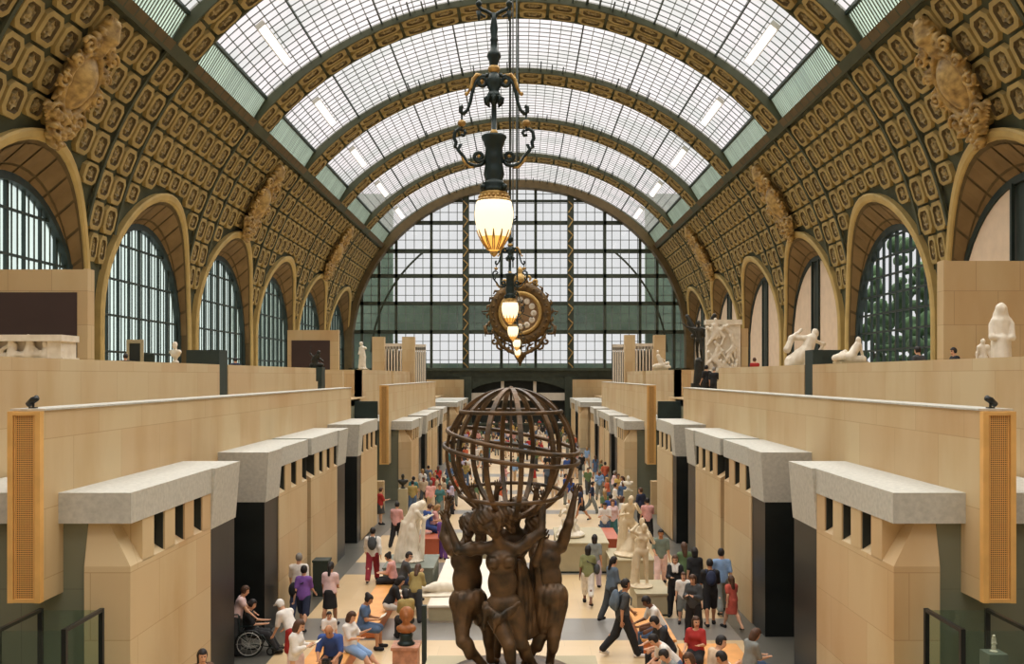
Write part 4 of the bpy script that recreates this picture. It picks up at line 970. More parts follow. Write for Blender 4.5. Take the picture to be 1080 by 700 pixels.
# ---- chandeliers
GLW = emit('lamp_glass', (255, 236, 196), 1.15); GLY = emit('amber_lamp_glass', (255, 196, 96), .85)
u_ = .0114
def chandelier():
    r = empty('chandelier', (0, 0, 0))
    Zc = lambda py: (240 - py) * u_
    X = lambda px: (px - 521) * u_
    g = MB(); prof = []
    for i in range(17):
        t = i / 16; py = 267 - (267 - 213) * t
        prof.append((max(.01, 20.5 * u_ * (math.sin(math.pi * min(1, t * .62 + .0)) ** .62 if t < .8 else (1 - (t - .8) * .5))), Zc(py)))
    g.lathe(prof, seg=24); m = []
    gb = g.build('globe', [GLW, GLY], r, True)
    for p in gb.data.polygons:
        c = p.center; a = math.atan2(c.y, c.x); zig = abs(((a * 12 / (2 * math.pi)) % 1) - .5) * 2
        p.material_index = 1 if c.z < Zc(252) + .16 * zig - .04 else 0
    f = MB(); f.lathe([(.005, Zc(271)), (3 * u_, Zc(269)), (5 * u_, Zc(266)), (.02, Zc(264))], seg=12); f.build('finial', GOLD, r, True)
    pc = MB()
    for k in range(12):
        a = 2 * math.pi * k / 12
        pc.tube([((q + .01) * math.cos(a + s_), (q + .01) * math.sin(a + s_), z) for (q, z), s_ in zip(prof[1:8], np.linspace(.12, .0, 7))], .007, 5)
        pc.tube([((q + .01) * math.cos(a - s_), (q + .01) * math.sin(a - s_), z) for (q, z), s_ in zip(prof[1:8], np.linspace(.12, .0, 7))], .007, 5)
    pc.build('petal_cage', GOLD, r, True)
    c = MB(); c.lathe([(16 * u_, Zc(215)), (18.5 * u_, Zc(213)), (18 * u_, Zc(211)), (15 * u_, Zc(209)), (14 * u_, Zc(206)), (15.5 * u_, Zc(204)), (12 * u_, Zc(202))], seg=28)
    for k in range(20):
        a = 2 * math.pi * k / 20; c.ball((15 * u_ * math.cos(a), 15 * u_ * math.sin(a), Zc(208)), .022, 6)
    c.build('collar', GOLD, r, True)
    bd = MB(); bd.lathe([(14 * u_, Zc(203)), (15 * u_, Zc(200)), (12 * u_, Zc(197)), (13.5 * u_, Zc(195)), (10 * u_, Zc(192)), (9.5 * u_, Zc(189)), (11 * u_, Zc(184)), (10 * u_, Zc(177)), (9 * u_, Zc(172)), (10.5 * u_, Zc(168)), (9.5 * u_, Zc(164)), (9 * u_, Zc(156)), (10.5 * u_, Zc(153)), (11 * u_, Zc(150)), (13.5 * u_, Zc(145)), (13 * u_, Zc(143)), (3 * u_, Zc(141)), (2.6 * u_, Zc(110)), (5 * u_, Zc(107)), (8.5 * u_, Zc(103)), (7 * u_, Zc(99)), (5 * u_, Zc(96)), (8 * u_, Zc(90)), (8.5 * u_, Zc(85)), (6 * u_, Zc(80)), (4 * u_, Zc(77)), (4.5 * u_, Zc(66)), (7.5 * u_, Zc(60)), (7 * u_, Zc(56)), (4 * u_, Zc(53)), (3.4 * u_, Zc(44)), (4.2 * u_, Zc(42)), (3.2 * u_, Zc(40)), (4.2 * u_, Zc(30)), (3 * u_, Zc(22)), (2.6 * u_, Zc(14))], seg=18)
    for k in range(8):
        a = 2 * math.pi * k / 8; bd.tube([(q * u_ * math.cos(a), q * u_ * math.sin(a), Zc(py)) for q, py in ((6, 103), (9, 104), (8.5, 109), (6.5, 112))], [.03, .028, .022, .008], 6)
    for k in range(4):
        a = 2 * math.pi * k / 4 + .78; bd.ball((16 * u_ * math.cos(a), 16 * u_ * math.sin(a), Zc(199)), .035, 8)
    bd.build('stem', BLKG, r, True)
    gb2 = MB(); gb2.ball((0, 0, Zc(73)), 6.5 * u_, 14, sz=.75); gb2.lathe([(5 * u_, Zc(143)), (4 * u_, Zc(139)), (3 * u_, Zc(137))], seg=12); gb2.build('gilt_knop', GOLD, r, True)
    for sx in (-1, 1):
        am = MB(); gd = MB()
        def P(l): return [(sx * (px - 521) * u_, 0, Zc(py)) for px, py in l]
        sc_ = [(533 + 5.5 * math.cos(t) * (1 - i / 40), 86 + 6 * math.sin(t) * (1 - i / 40)) for i, t in enumerate(np.linspace(-2.2, 7.2, 22))]
        am.tube(P([(524, 80), (529, 79)] + sc_), 2.1 * u_, 8)
        am.tube(P([(537, 82), (541, 88), (544, 98), (546, 108), (549, 116), (553, 120), (556, 118), (556, 113), (553.5, 112)]), [1.8 * u_] * 5 + [2.4 * u_] * 4, 8)
        am.tube(P([(554, 137), (558, 136), (562, 139), (563, 146), (561, 150), (562, 155), (559, 157), (556, 152), (559, 158), (553, 165), (549, 172), (541, 175), (535, 174), (531, 170)]), 2.0 * u_, 8)
        sc2 = [(537 + 5.5 * math.cos(t) * (1 - i / 36), 165 + 5.5 * math.sin(t) * (1 - i / 36)) for i, t in enumerate(np.linspace(2.2, -5.6, 20))]
        am.tube(P([(531, 170)] + sc2), 2.1 * u_, 8)
        am.tube(P([(553, 137), (551, 140), (553, 143), (556, 142)]), 1.8 * u_, 8); am.tube(P([(555, 120), (555, 138)]), 1.2 * u_, 6)
        gd.tube(P([(534, 80), (539, 79), (543, 84), (545, 92), (549, 99)]), [2 * u_, 2.4 * u_, 2.2 * u_, 2 * u_, 1.2 * u_], 8); gd.ball(P([(555, 130)])[0], 4.6 * u_, 12, sz=.8); gd.ball(P([(534, 86)])[0], 2.4 * u_, 10); gd.ball(P([(550, 99)])[0], 2.2 * u_, 8); gd.ball(P([(537, 165)])[0], 2.2 * u_, 8)
        gd.tube(P([(556, 160), (553, 169), (547, 176), (541, 177)]), [1.1 * u_, 1.8 * u_, 1.6 * u_, .8 * u_], 8)
        for q in range(4): gd.ball(P([(555 - q * 4, 163 + q * 4.2)])[0], 1.4 * u_, 6)
        a_ = am.build('arm', BLKG, r, True); gd.build('gilt_leaf', GOLD, a_, True)
        tp = MB(); tp.tube(P([(521, 20), (524, 15), (529, 12), (534, 10), (538, 6)]), [2.4 * u_, 2 * u_, 2 * u_, 1.8 * u_, 1.6 * u_], 8); tp.ball(P([(537, 4)])[0], 3.4 * u_, 10); tp.tube(P([(537, 12), (537, 22)]), [3.0 * u_, .8 * u_], 8); tp.tube(P([(530, 18), (535, 15), (537, 14)]), 1.5 * u_, 6)
        tp.build('top_bracket', BLKG, r, True)
    rod = MB(); rod.tube([(0, 0, Zc(14)), (0, 0, 22.8 - 1.78 + .2)], .03, 8); rod.build('hanging_rod', BLKG, r, True)
    return r
ch = chandelier(); ch_l = ['ornate black and gilt chandelier with glowing globe hanging closest above the bronze globe', 'second ornate chandelier, in front of the gilded clock', 'third hanging lamp, its glowing globe just under the clock dial', 'fourth hanging lamp, small glowing globe below the clock', 'smallest hanging lamp, last of the row below the clock']
for i in range(5):
    o = ch if i == 0 else copy_tree(ch)
    d = 11.4 + 14.8 * i if i < 5 else 0
    o.location = (at([521, 538, 541, 545, 546][i], d), d, zat([240, 331, 352, 364, 373][i], d)); tag(o, ch_l[i], 'chandelier', 'chandeliers along the nave')
    for c in o.children:
        if c.name.startswith('hanging_rod'): c.scale = (1, 1, (32.0 - o.location.z) / (22.8 - 1.78 + .2))
# suspension wires of the second lamp row
for px in (541, 544.5):
    mb = MB(); x = at(px, 26.2); mb.tube([(x, 26.2 + .15, zat(262, 26.2)), (x, 26.2 + .15, 31.6)], .012, 6)
    tag(mb.build('suspension_wire', BAR), 'thin grey wire rising to the skylight behind the first chandelier, %s one' % ('slacker' if px < 542 else 'outer'), 'wire', 'thin suspension wires')

# ---- clock on the end window
CKx, CKy, CKz = at(548.5, 121), 121.4, zat(330, 121)
ck = empty('clock', (CKx, CKy, CKz), 0, 'large gilded round clock with scrolls and white numeral discs on the far window', 'clock')
DIAL = mat('clock_dial', (150, 118, 82), 0.5, 0.1, 2); CKD = mat('dark_gilt', (120, 92, 52), 0.45, 0.25, 2, metal=.3, c2=(72, 58, 40))
def ydisc(mb, r0, r1, y0, y1, seg=40, mi=0, c=(0, 0)):
    P = []
    for k in range(seg + 1):
        a = 2 * math.pi * k / seg; q = lambda r_, y: (c[0] + r_ * math.cos(a), y, c[1] + r_ * math.sin(a))
        P.append([q(r0, y1), q(r0, y0), q((r0 + r1) / 2, y0 - .12), q(r1, y0), q(r1, y1)])
    mb.grid(P, mi)
mb = MB(); ydisc(mb, 2.7, 4.0, -.3, .6); 
for k in range(24):
    a = 2 * math.pi * k / 24; mb.ball((3.5 * math.cos(a), -.4, 3.5 * math.sin(a)), .17, 8)
    mb.tube([(3.9 * math.cos(a), 0, 3.9 * math.sin(a)), (4.3 * math.cos(a + .06), -.1, 4.3 * math.sin(a + .06)), (4.2 * math.cos(a + .16), -.1, 4.2 * math.sin(a + .16))], [.2, .16, .08], 6)
mb.build('outer_frame', CKD, ck, True)
mb = MB(); ydisc(mb, 2.35, 2.8, -.5, .3); mb.build('inner_ring', GOLD, ck, True)
mb = MB(); mb.lathe([(.01, 0), (2.45, 0), (2.45, .2), (.01, .2)], seg=40); V_ = mb.v[0].copy(); mb.v[0] = np.stack([V_[:, 0], V_[:, 2] - .1, V_[:, 1]], 1); mb.build('dial', DIAL, ck)
for k in range(12):
    a = 2 * math.pi * k / 12; mb = MB(); ydisc(mb, .0, .4, -.2, -.05, 14, c=(1.75 * math.cos(a), 1.75 * math.sin(a))); mb.build('numeral_disc', PLINTH_W, ck, True)
for a, L, wd in ((R(62), 1.3, .14), (R(-20), 1.75, .1)):
    mb = MB(); mb.bar((-.3 * math.cos(a), -.36, -.3 * math.sin(a)), (L * math.cos(a), -.36, L * math.sin(a)), wd, .05, (0, 1, 0)); mb.build('hand', BLKG, ck)
mb = MB(); mb.ball((0, -.35, 0), .2); mb.build('hub', GOLD, ck, True)
mb = MB()
for s_ in (-1, 1):
    mb.tube([(s_ * 3.9, 0, -1.2), (s_ * 4.5, 0, -1.8), (s_ * 4.2, 0, -2.6), (s_ * 3.5, 0, -2.6)], .18, 6); mb.tube([(s_ * 4.45, 0, -1.6), (s_ * 4.45, 0, -3.0)], [.3, .05], 6)
    for r0, cx_, cz in ((.75, 2.6, -4.1), (.55, 1.4, -4.6), (.5, 3.3, -3.6)):
        mb.tube([(s_ * (cx_ + r0 * (1 - i / 22) * math.cos(t)), 0, cz + r0 * (1 - i / 22) * math.sin(t)) for i, t in enumerate(np.linspace(1.5, 8.5, 18))], .15, 6)
    mb.tube([(s_ * 3.2, 0, -2.6), (s_ * 2.4, 0, -4.2), (s_ * 1.0, 0, -5.0), (0, 0, -5.4)], .24, 6)
    mb.tube([(s_ * 4.0, 0, .3), (s_ * 4.9, 0, .2), (s_ * 4.5, 0, -.2)], .12, 6)
mb.ball((0, 0, -5.3), .5); mb.lathe([(.9, -5.0), (.7, -5.6), (.3, -6.2), (.05, -6.8)], seg=10)
mb.build('lower_scrolls', CKD, ck, True)
mb = MB()
for s_ in (-1, 1):
    for r0, cx_, cz in ((.6, 1.1, 4.4), (.45, 2.0, 4.0)): mb.tube([(s_ * (cx_ + r0 * (1 - i / 22) * math.cos(t)), 0, cz + r0 * (1 - i / 22) * math.sin(t)) for i, t in enumerate(np.linspace(-.8, -7.5, 18))], .16, 6)
mb.lathe([(.8, 3.9), (.9, 4.4), (.5, 4.9), (.3, 5.2), (.45, 5.5), (.05, 6.0)], seg=12); mb.build('finial', GOLD, ck, True)
mb = MB(); mb.bar((0, .4, -4.5), (0, 2.0, -4.5), .5, .5); mb.bar((0, .4, 3), (0, 2.0, 3), .5, .5); mb.build('bracket', IRON, ck)

# ---- light boxes under the skylight
TUBE = emit('light_box_glow', (255, 250, 246), 1.6)
for k in range(4, len(ribs_y) - 1):
    yc = (ribs_y[k] + ribs_y[k + 1]) / 2
    for sx in (-1, 1):
        p = R(49.2); x, z = VP_(p, sky_off(p) - .3); n = VN_(p); t = (-n[1], n[0])
        r = empty('ceiling_light', (sx * x, yc, z), 0, 'long white light box under the skylight, %s side, %s' % ('left' if sx < 0 else 'right', ['', '', '', '', 'largest, nearest the viewer', 'second from the viewer', 'third from the viewer', 'fourth from the viewer', 'smallest, by the far window'][k]), 'ceiling light', 'light boxes under the skylight')
        bx = MB(); a = Vector((sx * t[0] * .24, 0, t[1] * .24)); nn = Vector((sx * n[0], 0, n[1]))
        def bb(L, wd, n0, n1):
            q = a * (wd / .24); v = [Vector((0, sy * L / 2, 0)) + q * sq + nn * nv for nv in (n0, n1) for sy, sq in ((-1, -1), (-1, 1), (1, 1), (1, -1))]; return v
        bx.hexa(bb(6.2, .3, -.3, -.02)); bx.build('housing', CORN, r)
        df = MB(); df.hexa(bb(6.0, .24, -.02, .06)); df.build('diffuser', TUBE, r)

# ---- wall cartouches
def cartouche(sx, yc, first=None, label=''):
    p = R(26.6); x, z = VP_(p, -.1); n = VN_(p); 
    N_ = Vector((sx * n[0], 0, n[1])); T = Vector((sx * -abs(n[1]), 0, abs(n[0]))); U = N_.cross(T)
    rot = Matrix((U, N_, T)).transposed().to_4x4()
    if first is None:
        P = [el((0, .1, 0), (.92, .5, 1.5)), el((0, .32, .05), (.66, .36, 1.12), k=.02), rc((0, .1, 1.75), (0, .15, 2.5), .42, .46), rc((-.62, .3, 2.35), (.62, .3, 2.35), .17, k=.03), rc((-.55, .32, 2.72), (.55, .32, 2.72), .13, k=.03), rc((0, .25, 2.6), (0, .25, 3.2), .5, .36), rc((-.4, .3, 3.15), (.4, .3, 3.15), .13, k=.03)]
        for i in range(5): P.append(el((-.5 + .25 * i, .42, 2.55), (.09, .12, .1), k=.02)); P.append(rc((-.4 + .2 * i, .36, 3.2), (-.44 + .22 * i, .38, 3.5), .09, .06, k=.03))
        r2 = np.random.default_rng(3)
        for s_ in (-1, 1):
            edge = [(s_ * 1.02 * math.cos(a), .3, 1.62 * math.sin(a)) for a in np.linspace(R(100), R(-96), 15)]
            for p0, p1 in zip(edge[:-1], edge[1:]): P.append(rc(p0, p1, .12, k=.03))
            for i in range(34):                      # leaf tips fanning out from the shield
                a = R(100) - i / 33 * R(195); q0, q1 = 1.08, 1.42 + .22 * math.sin(i * 2.1)
                c0 = (s_ * q0 * math.cos(a), .2, 1.6 * q0 / 1.08 * math.sin(a)); c1 = (s_ * q1 * math.cos(a - .12), .34 + .1 * math.sin(i * 1.3), 1.5 * q1 / 1.08 * math.sin(a - .1)); P.append(rc(c0, c1, .12, .06, k=.03))
            for cx_, cz, r0, w0 in ((1.0, 1.75, .42, 1), (1.35, -.2, .4, -1), (.85, -1.75, .5, 1), (.6, 2.1, .3, -1), (1.2, .8, .32, 1)):
                sp = [(s_ * (cx_ + r0 * (1 - t * .8) * math.cos(w0 * t * 8)), .42, cz + r0 * (1 - t * .8) * math.sin(w0 * t * 8)) for t in np.linspace(0, 1, 16)]
                for p0, p1 in zip(sp[:-1], sp[1:]): P.append(rc(p0, p1, .085, k=.03))
            for i in range(30):
                t = i / 29; zz = -1.7 - 1.5 * t; P.append(el((s_ * r2.uniform(.1, 1.15) * (1 - .75 * t), .3 + r2.random() * .25, zz + .1 * r2.normal()), (.13, .15, .13), k=.03))
            for i in range(9): P.append(rc((s_ * (1.35 - i * .12), .25, -1.5 - .13 * i), (s_ * (1.6 - i * .14), .3, -1.75 - .14 * i), .11, .05, k=.03))
        P.append(rc((0, .2, -1.6), (0, .3, -3.2), .3, .12))
        o = net_obj('cartouche', sdf_mesh(P, .05, .05), GILT)
    else: o = first.copy(); COL.objects.link(o)
    o.matrix_world = Matrix.Translation((sx * x, yc, z)) @ rot @ Matrix.Diagonal((1.15, 1.35, .93, 1)); tag(o, label, 'wall ornament', 'gilded cartouches above the arches'); return o
fc = None
for k, nm in ((3, 'largest, nearest the viewer'), (5, 'middle of the row'), (7, 'farthest of the row')):
    yc = (ribs_y[k] + ribs_y[k + 1]) / 2
    for sx in (-1, 1):
        o = cartouche(sx, yc, fc, 'crowned golden shield ornament on the %s cove above an arch, %s' % ('left' if sx < 0 else 'right', nm)); fc = fc or o

# ---- gilded grilles on the parapet ends
m, nt, bb_ = newmat('perforated_gilt_sheet')
tc = N(nt, 'ShaderNodeTexCoord'); mp = N(nt, 'ShaderNodeMapping'); mp.inputs['Rotation'].default_value = (R(90), 0, 0); br_ = N(nt, 'ShaderNodeTexBrick'); br_.offset = 0
br_.inputs['Color1'].default_value = br_.inputs['Color2'].default_value = srgb((92, 70, 40)); br_.inputs['Mortar'].default_value = srgb((222, 168, 96)); br_.inputs['Scale'].default_value = 1; br_.inputs['Brick Width'].default_value = .032; br_.inputs['Row Height'].default_value = .032; br_.inputs['Mortar Size'].default_value = .0065
nt.links.new(tc.outputs['Object'], mp.inputs[0]); nt.links.new(mp.outputs[0], br_.inputs['Vector']); nt.links.new(br_.outputs[0], bb_.inputs['Base Color']); bb_.inputs['Roughness'].default_value = .5
PERF = m
GFR = mat('gilt_frame', (232, 182, 108), 0.5, 0.08, 3)
for sx, side in ((-1, 'left'), (1, 'right')):
    for d, zb_, nm in ((14.9, zat(634, 14.9), 'near'), (54.0, 1.45, 'far')):
        x0, x1 = sx * 7.36, sx * 7.85; x0, x1 = min(x0, x1), max(x0, x1); zt = CZ - .58
        r = empty('wall_grille', ((x0 + x1) / 2, d - .01, zb_), 0, 'tall gilded perforated grille on the %s parapet end, %s one' % (side, nm), 'grille', 'gilded wall grilles')
        hw = (x1 - x0) / 2 + .01; H_ = zt - zb_ + .02; f = MB()
        for a, b2 in ((-hw, -hw + .085), (hw - .085, hw)): f.box(a, b2, -.12, 0, 0, H_)
        for a in (-hw + .1, hw - .115): f.box(a, a + .015, -.1, 0, 0, H_)
        f.box(-hw + .085, hw - .085, -.115, -.005, .005, .06); f.box(-hw + .085, hw - .085, -.115, -.005, H_ - .06, H_ - .005); f.build('frame', GFR, r)
        p = MB(); p.box(-hw + .08, hw - .08, -.08, -.01, .05, H_ - .05); p.build('perforated_sheet', PERF, r)
for px, d, s_, zz, lb in ((35, 15.1, 1, CZ - .52, 'small black spotlight on top of the left grille'), (1044.5, 15.1, -1, CZ - .52, 'small black spotlight on top of the right grille')):
    r = empty('spotlight', (at(px, d), d, zz), 0, lb, 'spotlight')
    b_ = MB(); b_.box(-.05, .05, -.05, .05, 0, .02); b_.tube([(0, 0, .02), (0, 0, .09)], .02, 8); b_.build('base', BLACK, r)
    b_ = MB(); b_.tube([(-.1 * s_, .05, .06), (.0, 0, .13), (.08 * s_, -.04, .16)], [.05, .055, .045], 10); b_.ball((.05 * s_, 0, .17), .04, 8); b_.build('lamp_head', BLACK, r, True)
# ---- dark metal fins in the parapet gaps
for sx, side in ((-1, 'left'), (1, 'right')):
    mb = MB(); d = 31.0
    a, c = sorted((sx * 9.62, sx * 9.95)); mb.box(a, c, 30.73, 31.57, 4.6, zat(369, d))
    a, c = sorted((sx * 9.95, sx * 10.75)); mb.box(a, c, d - .1, d + .1, TZ, zat(369, d))
    tag(mb.build('metal_fin', IRON_D), 'dark green metal fin filling the gap in the %s upper parapet' % side, 'metal panel')
# ================================================================== STATUES, PLINTHS, FURNITURE
def folds(k=38, a=.008):
    def f(D, P): return D - a * np.sin(P[..., 0] * k + 2.2 * np.sin(P[..., 2] * 4)) * np.cos(P[..., 1] * k * .8 + P[..., 2] * 3)
    return f
def fig_prims(pose, h, fem, extra=(), feet=True):
    J = skel(pose, h, fem); return head_prims(J) + torso_prims(J, fem) + leg_prims(J) + foot_prims(J) + arm_prims(J) + palm_prims(J), J
def statue(name, label, loc, rz, VQ, material, parts=(), group=None, cat='statue'):
    VQ[0][:, 2] = np.maximum(VQ[0][:, 2], 0.0)
    o = net_obj(name, VQ, material); tag(o, label, cat, group); o.location = loc; o.rotation_euler = (0, 0, rz); return o
def plinth(label, x0, x1, y0, y1, z, m, base=0.0, name='plinth', rim=None, trimm=None):
    zf = zfloor(y0) + base; mb = MB()
    mb.box(x0 + .03, x1 - .03, y0 + .03, y1 - .03, zf, zf + .1, 1); mb.box(x0, x1, y0, y1, zf + .06, z - .05); mb.box(x0 - .03, x1 + .03, y0 - .03, y1 + .03, z - .05, z, 1 if trimm else 0)
    return tag(mb.build(name, [m, trimm or IRON_D]), label, 'plinth')
def mapx(px, d): return at(px, d)
# left draped statue on the grey plinth
plinth('grey topped plinth under the draped white statue on the left', at(405, 28.5), at(457, 28.5), 28.3, 30.4, .77, PLINTH_G)
J0 = skel(dict(lean=20, nod=34, tilt=0, armR=(62, 4, 70, 24), armL=(44, 4, 92, 30), legR=(6, 6, 3), legL=(-4, 4, 3)), 1.9, True)
P = head_prims(J0) + torso_prims(J0, True) + arm_prims(J0) + palm_prims(J0)
H = J0['H']
P += [rc(H, (0, .02, .3), .17, .24), rc((0, .0, .3), (.02, .02, .06), .24, .32), rc(J0['nb'] - J0['fw'] * .06 + (0, 0, .04), H - (0, .16, -.1), .12, .13), rc(H - (0, .16, -.1), (0, -.34, .1), .14, .2), rc(J0['head'] - J0['hf'] * .03 + J0['hu'] * .05, J0['nb'] - J0['fw'] * .1, .115, .13), rc(J0['elbR'], (.16, .3, .15), .05, .09), rc(J0['elbL'], (-.16, .2, .2), .05, .1), rc((0, .14, .9), (0, .24, .1), .08, .12)]
P += [el((0, 0, .04), (.42, .42, .05))]
statue('marble_statue', 'white marble statue of a stooping draped figure on the grey plinth at left', (at(433, 29.3), 29.3, .765), R(-70), sdf_mesh(P, .02, .045, post=folds(44, .012)), MARBLE)
# reclining nude on the low white slab
plinth('long low white slab carrying the reclining marble figure', at(452, 24.9), at(519, 24.9), 24.9, 31.2, .47, PLINTH, trimm=PLINTH_W)
hd = np.array
P = [el((-.55, 0, .2), (.2, .16, .14)), rc((-.5, 0, .2), (-.05, .0, .2), .15, .13), rc((-.05, 0, .2), (.2, .02, .3), .13, .12), el((.42, .05, .48), (.09, .1, .11)), rc((.22, .0, .33), (.38, .04, .42), .06, .055), rc((.2, -.12, .32), (.42, -.2, .1), .05, .035), rc((.42, -.2, .1), (.62, -.12, .06), .035, .028), rc((.2, .14, .32), (.05, .26, .15), .05, .035), rc((.05, .26, .15), (-.15, .2, .1), .035, .03),
     rc((-.6, -.06, .2), (-1.05, -.12, .2), .1, .065), rc((-1.05, -.12, .2), (-1.45, -.05, .1), .06, .04), rc((-.6, .08, .18), (-1.0, .1, .14), .1, .06), rc((-1.0, .1, .14), (-1.42, .12, .08), .055, .04), rc((-1.45, -.05, .1), (-1.58, -.06, .14), .035, .03), rc((-1.42, .12, .08), (-1.55, .13, .12), .035, .03), el((-.4, .05, .03), (1.25, .42, .05)), el((.35, -.02, .12), (.3, .25, .1))]
statue('marble_statue', 'white marble reclining nude lying on the long low slab', (at(480, 26.2), 26.2, .47), R(8), sdf_mesh(P, .018, .045, post=folds(30, .004)), MARBLE)
# small plinths behind the globe group
plinth('greige plinth half hidden behind the globe group', at(477, 31.0), at(512, 31.0), 31.9, 33.6, .93, PLINTH)
plinth('greige plinth under the crouching white figure right of the bronze', at(588, 31), at(642, 31), 31.2, 34.4, 1.0, PLINTH)
PP, Jq = fig_prims(dict(hip=.42, lean=35, legR=(100, 120, 12), legL=(80, 110, 8), armR=(90, 20, 90, 40), armL=(100, 10, 100, 30), nod=20), 1.7, False)
PP += [el((0, .15, .08), (.5, .55, .13)), rc((0, -.1, .2), (0, .35, .15), .26, .2), rc((.25, .0, .35), (.3, .3, .15), .14, .14)]
statue('marble_statue', 'white marble crouching figure on the greige plinth right of the bronze group', (at(603, 32.6), 32.6, .99), R(160), sdf_mesh(PP, .022, .05, post=folds(30, .008)), MARBLE)
# right pair
plinth('greige plinth under the standing marble figure on the right', at(672, 25.6), at(707, 25.6), 25.6, 27.3, .62, PLINTH)
PP, Jq = fig_prims(dict(legR=(6, 14, 4), legL=(-4, 2, 4), armR=(120, 40, 120, 70), armL=(60, 30, 110, 60), lean=6, nod=18, roll=-6), 1.78, True)
PP += [rc((.16, -.12, .9), (.2, -.1, .1), .09, .14), rc((.1, -.16, 1.3), (.2, -.14, .6), .07, .1), el((.02, 0, .035), (.34, .34, .045))]
statue('marble_statue', 'white marble standing nude with arms raised around the head on the right', (at(677, 26.4), 26.4, .615), R(170), sdf_mesh(PP, .02, .035, post=folds(26, .003)), MARBLE_C)
plinth('low plinth behind the standing marble figure', at(645, 29.5), at(690, 29.5), 29.6, 31.6, .75, PLINTH)
PP, Jq = fig_prims(dict(legR=(2, 4, 4), legL=(12, 24, 4), armR=(30, 20, 90, 50), armL=(70, 10, 100, 40), lean=14, nod=25), 1.95, False)
Pk, Jk = fig_prims(dict(hip=.36, lean=20, legR=(95, 130, 6), legL=(60, 130, 6), armR=(50, 10, 40, 20), armL=(60, 10, 60, 20)), 1.7, True)
def shift(P, d):
    o = []
    for p in P:
        q = list(p); q[1] = q[1] + np.array(d)
        if p[0] == 'c': q[2] = q[2] + np.array(d)
        o.append(tuple(q))
    return o
PP += shift(Pk, (-.28, .32, .05)) + [rc((.1, -.2, 1.2), (.15, -.22, .1), .12, .2), rc((-.1, -.1, .5), (.0, .0, .1), .2, .3), el((0, .1, .05), (.5, .6, .08))]
statue('marble_statue', 'tall white marble group with a kneeling figure, behind the standing nude', (at(663, 30.5), 30.5, .745), R(190), sdf_mesh(PP, .022, .05, post=folds(30, .008)), MARBLE_C)
# busts
def bust_prims(wide=.24):
    J = skel(STAND, 1.72, False); c = J['head']
    P = head_prims(J) + [rc(J['shR'], J['shL'], .08), el(J['chest'] + (0, 0, .02), (.2, .12, .12)), rc(J['chest'] - (0, 0, .08), J['chest'] - (0, 0, .22), .08, .06), el(J['chest'] - (0, 0, .24), (.12, .12, .05))]
    return shift(P, (0, 0, -(J['chest'][2] - .28))), c
BP, _ = bust_prims()
d = 19.3; x = at(428.5, d); zt = zat(679, d)
mb = MB(); mb.box(x - .25, x + .25, d - .25, d + .25, 0, zt - .02); mb.box(x - .28, x + .28, d - .28, d + .28, zt - .06, zt); mb.box(x - .3, x + .3, d - .3, d + .3, 0, .12); tag(mb.build('bust_pedestal', PINKP), 'pink stone pedestal under the terracotta bust', 'pedestal')
r = empty('portrait_bust', (x, d, zt), 0, 'terracotta bust with dark socle on the pink pedestal', 'bust')
J = skel(STAND, 1.72, False); Pb = shift(head_prims(J), (0, 0, -J['head'][2] + .5)); Pb += [rc((0, 0, .4), (0, .0, .32), .075, .12), el((0, .0, .3), (.2, .15, .1)), el((0, -.07, .57), (.15, .13, .16))]
Pb = [p for p in Pb]
hb = net_obj('head', sdf_mesh(shift(Pb, (0, 0, .02)), .012, .03, post=folds(60, .006)), TERRA, r); hb.rotation_euler = (0, 0, R(180))
mb = MB(); mb.lathe([(.17, 0), (.18, .03), (.14, .06), (.12, .12), (.14, .2), (.1, .24)], seg=18); mb.build('socle', BLKG, r, True)
mb = MB(); x = at(447.5, 20.2); mb.box(x - .05, x + .05, 20.15, 20.25, 0, zat(638, 20.2)); mb.box(x - .12, x + .12, 20.05, 20.35, 0, .04); tag(mb.build('display_post', IRON_D), 'thin dark upright post just right of the terracotta bust', 'post')
for px, top, bot, d, m, lb, pm in ((662.5, 495, 517, 47.0, MARBLE, 'small white bust on a pedestal by the right wall', PLINTH), (425, 501, 515, 47.0, BRONZE_D, 'small dark bronze bust on a pale pedestal by the left wall', PLINTH), ):
    x = at(px, d); z = zat(bot, d); zf = zfloor(d)
    mb = MB(); mb.box(x - .22, x + .22, d - .22, d + .22, zf, z); mb.box(x - .26, x + .26, d - .26, d + .26, zf, zf + .1); tag(mb.build('bust_pedestal', pm), 'plain pedestal of the ' + lb.split(' by')[0].replace(' on a pedestal', '').replace(' on a pale pedestal', ''), 'pedestal')
    statue('portrait_bust', lb, (x, d, z), R(180), sdf_mesh(BP, .025, .04), m, cat='bust')
# ---- upper terrace pieces
def up(px, d): return (at(px, d), d, TZ)
def block(label, px, d, w_, z, m=PLINTH, name='plinth', dp=None):
    x = at(px, d); dp = dp or w_; mb = MB(); mb.box(x - w_ / 2, x + w_ / 2, d - dp / 2, d + dp / 2, TZ, z - .06); mb.box(x - w_ / 2 - .04, x + w_ / 2 + .04, d - dp / 2 - .04, d + dp / 2 + .04, z - .06, z); mb.box(x - w_ / 2 - .04, x + w_ / 2 + .04, d - dp / 2 - .04, d + dp / 2 + .04, TZ, TZ + .08)
    return tag(mb.build(name, m), label, 'plinth')
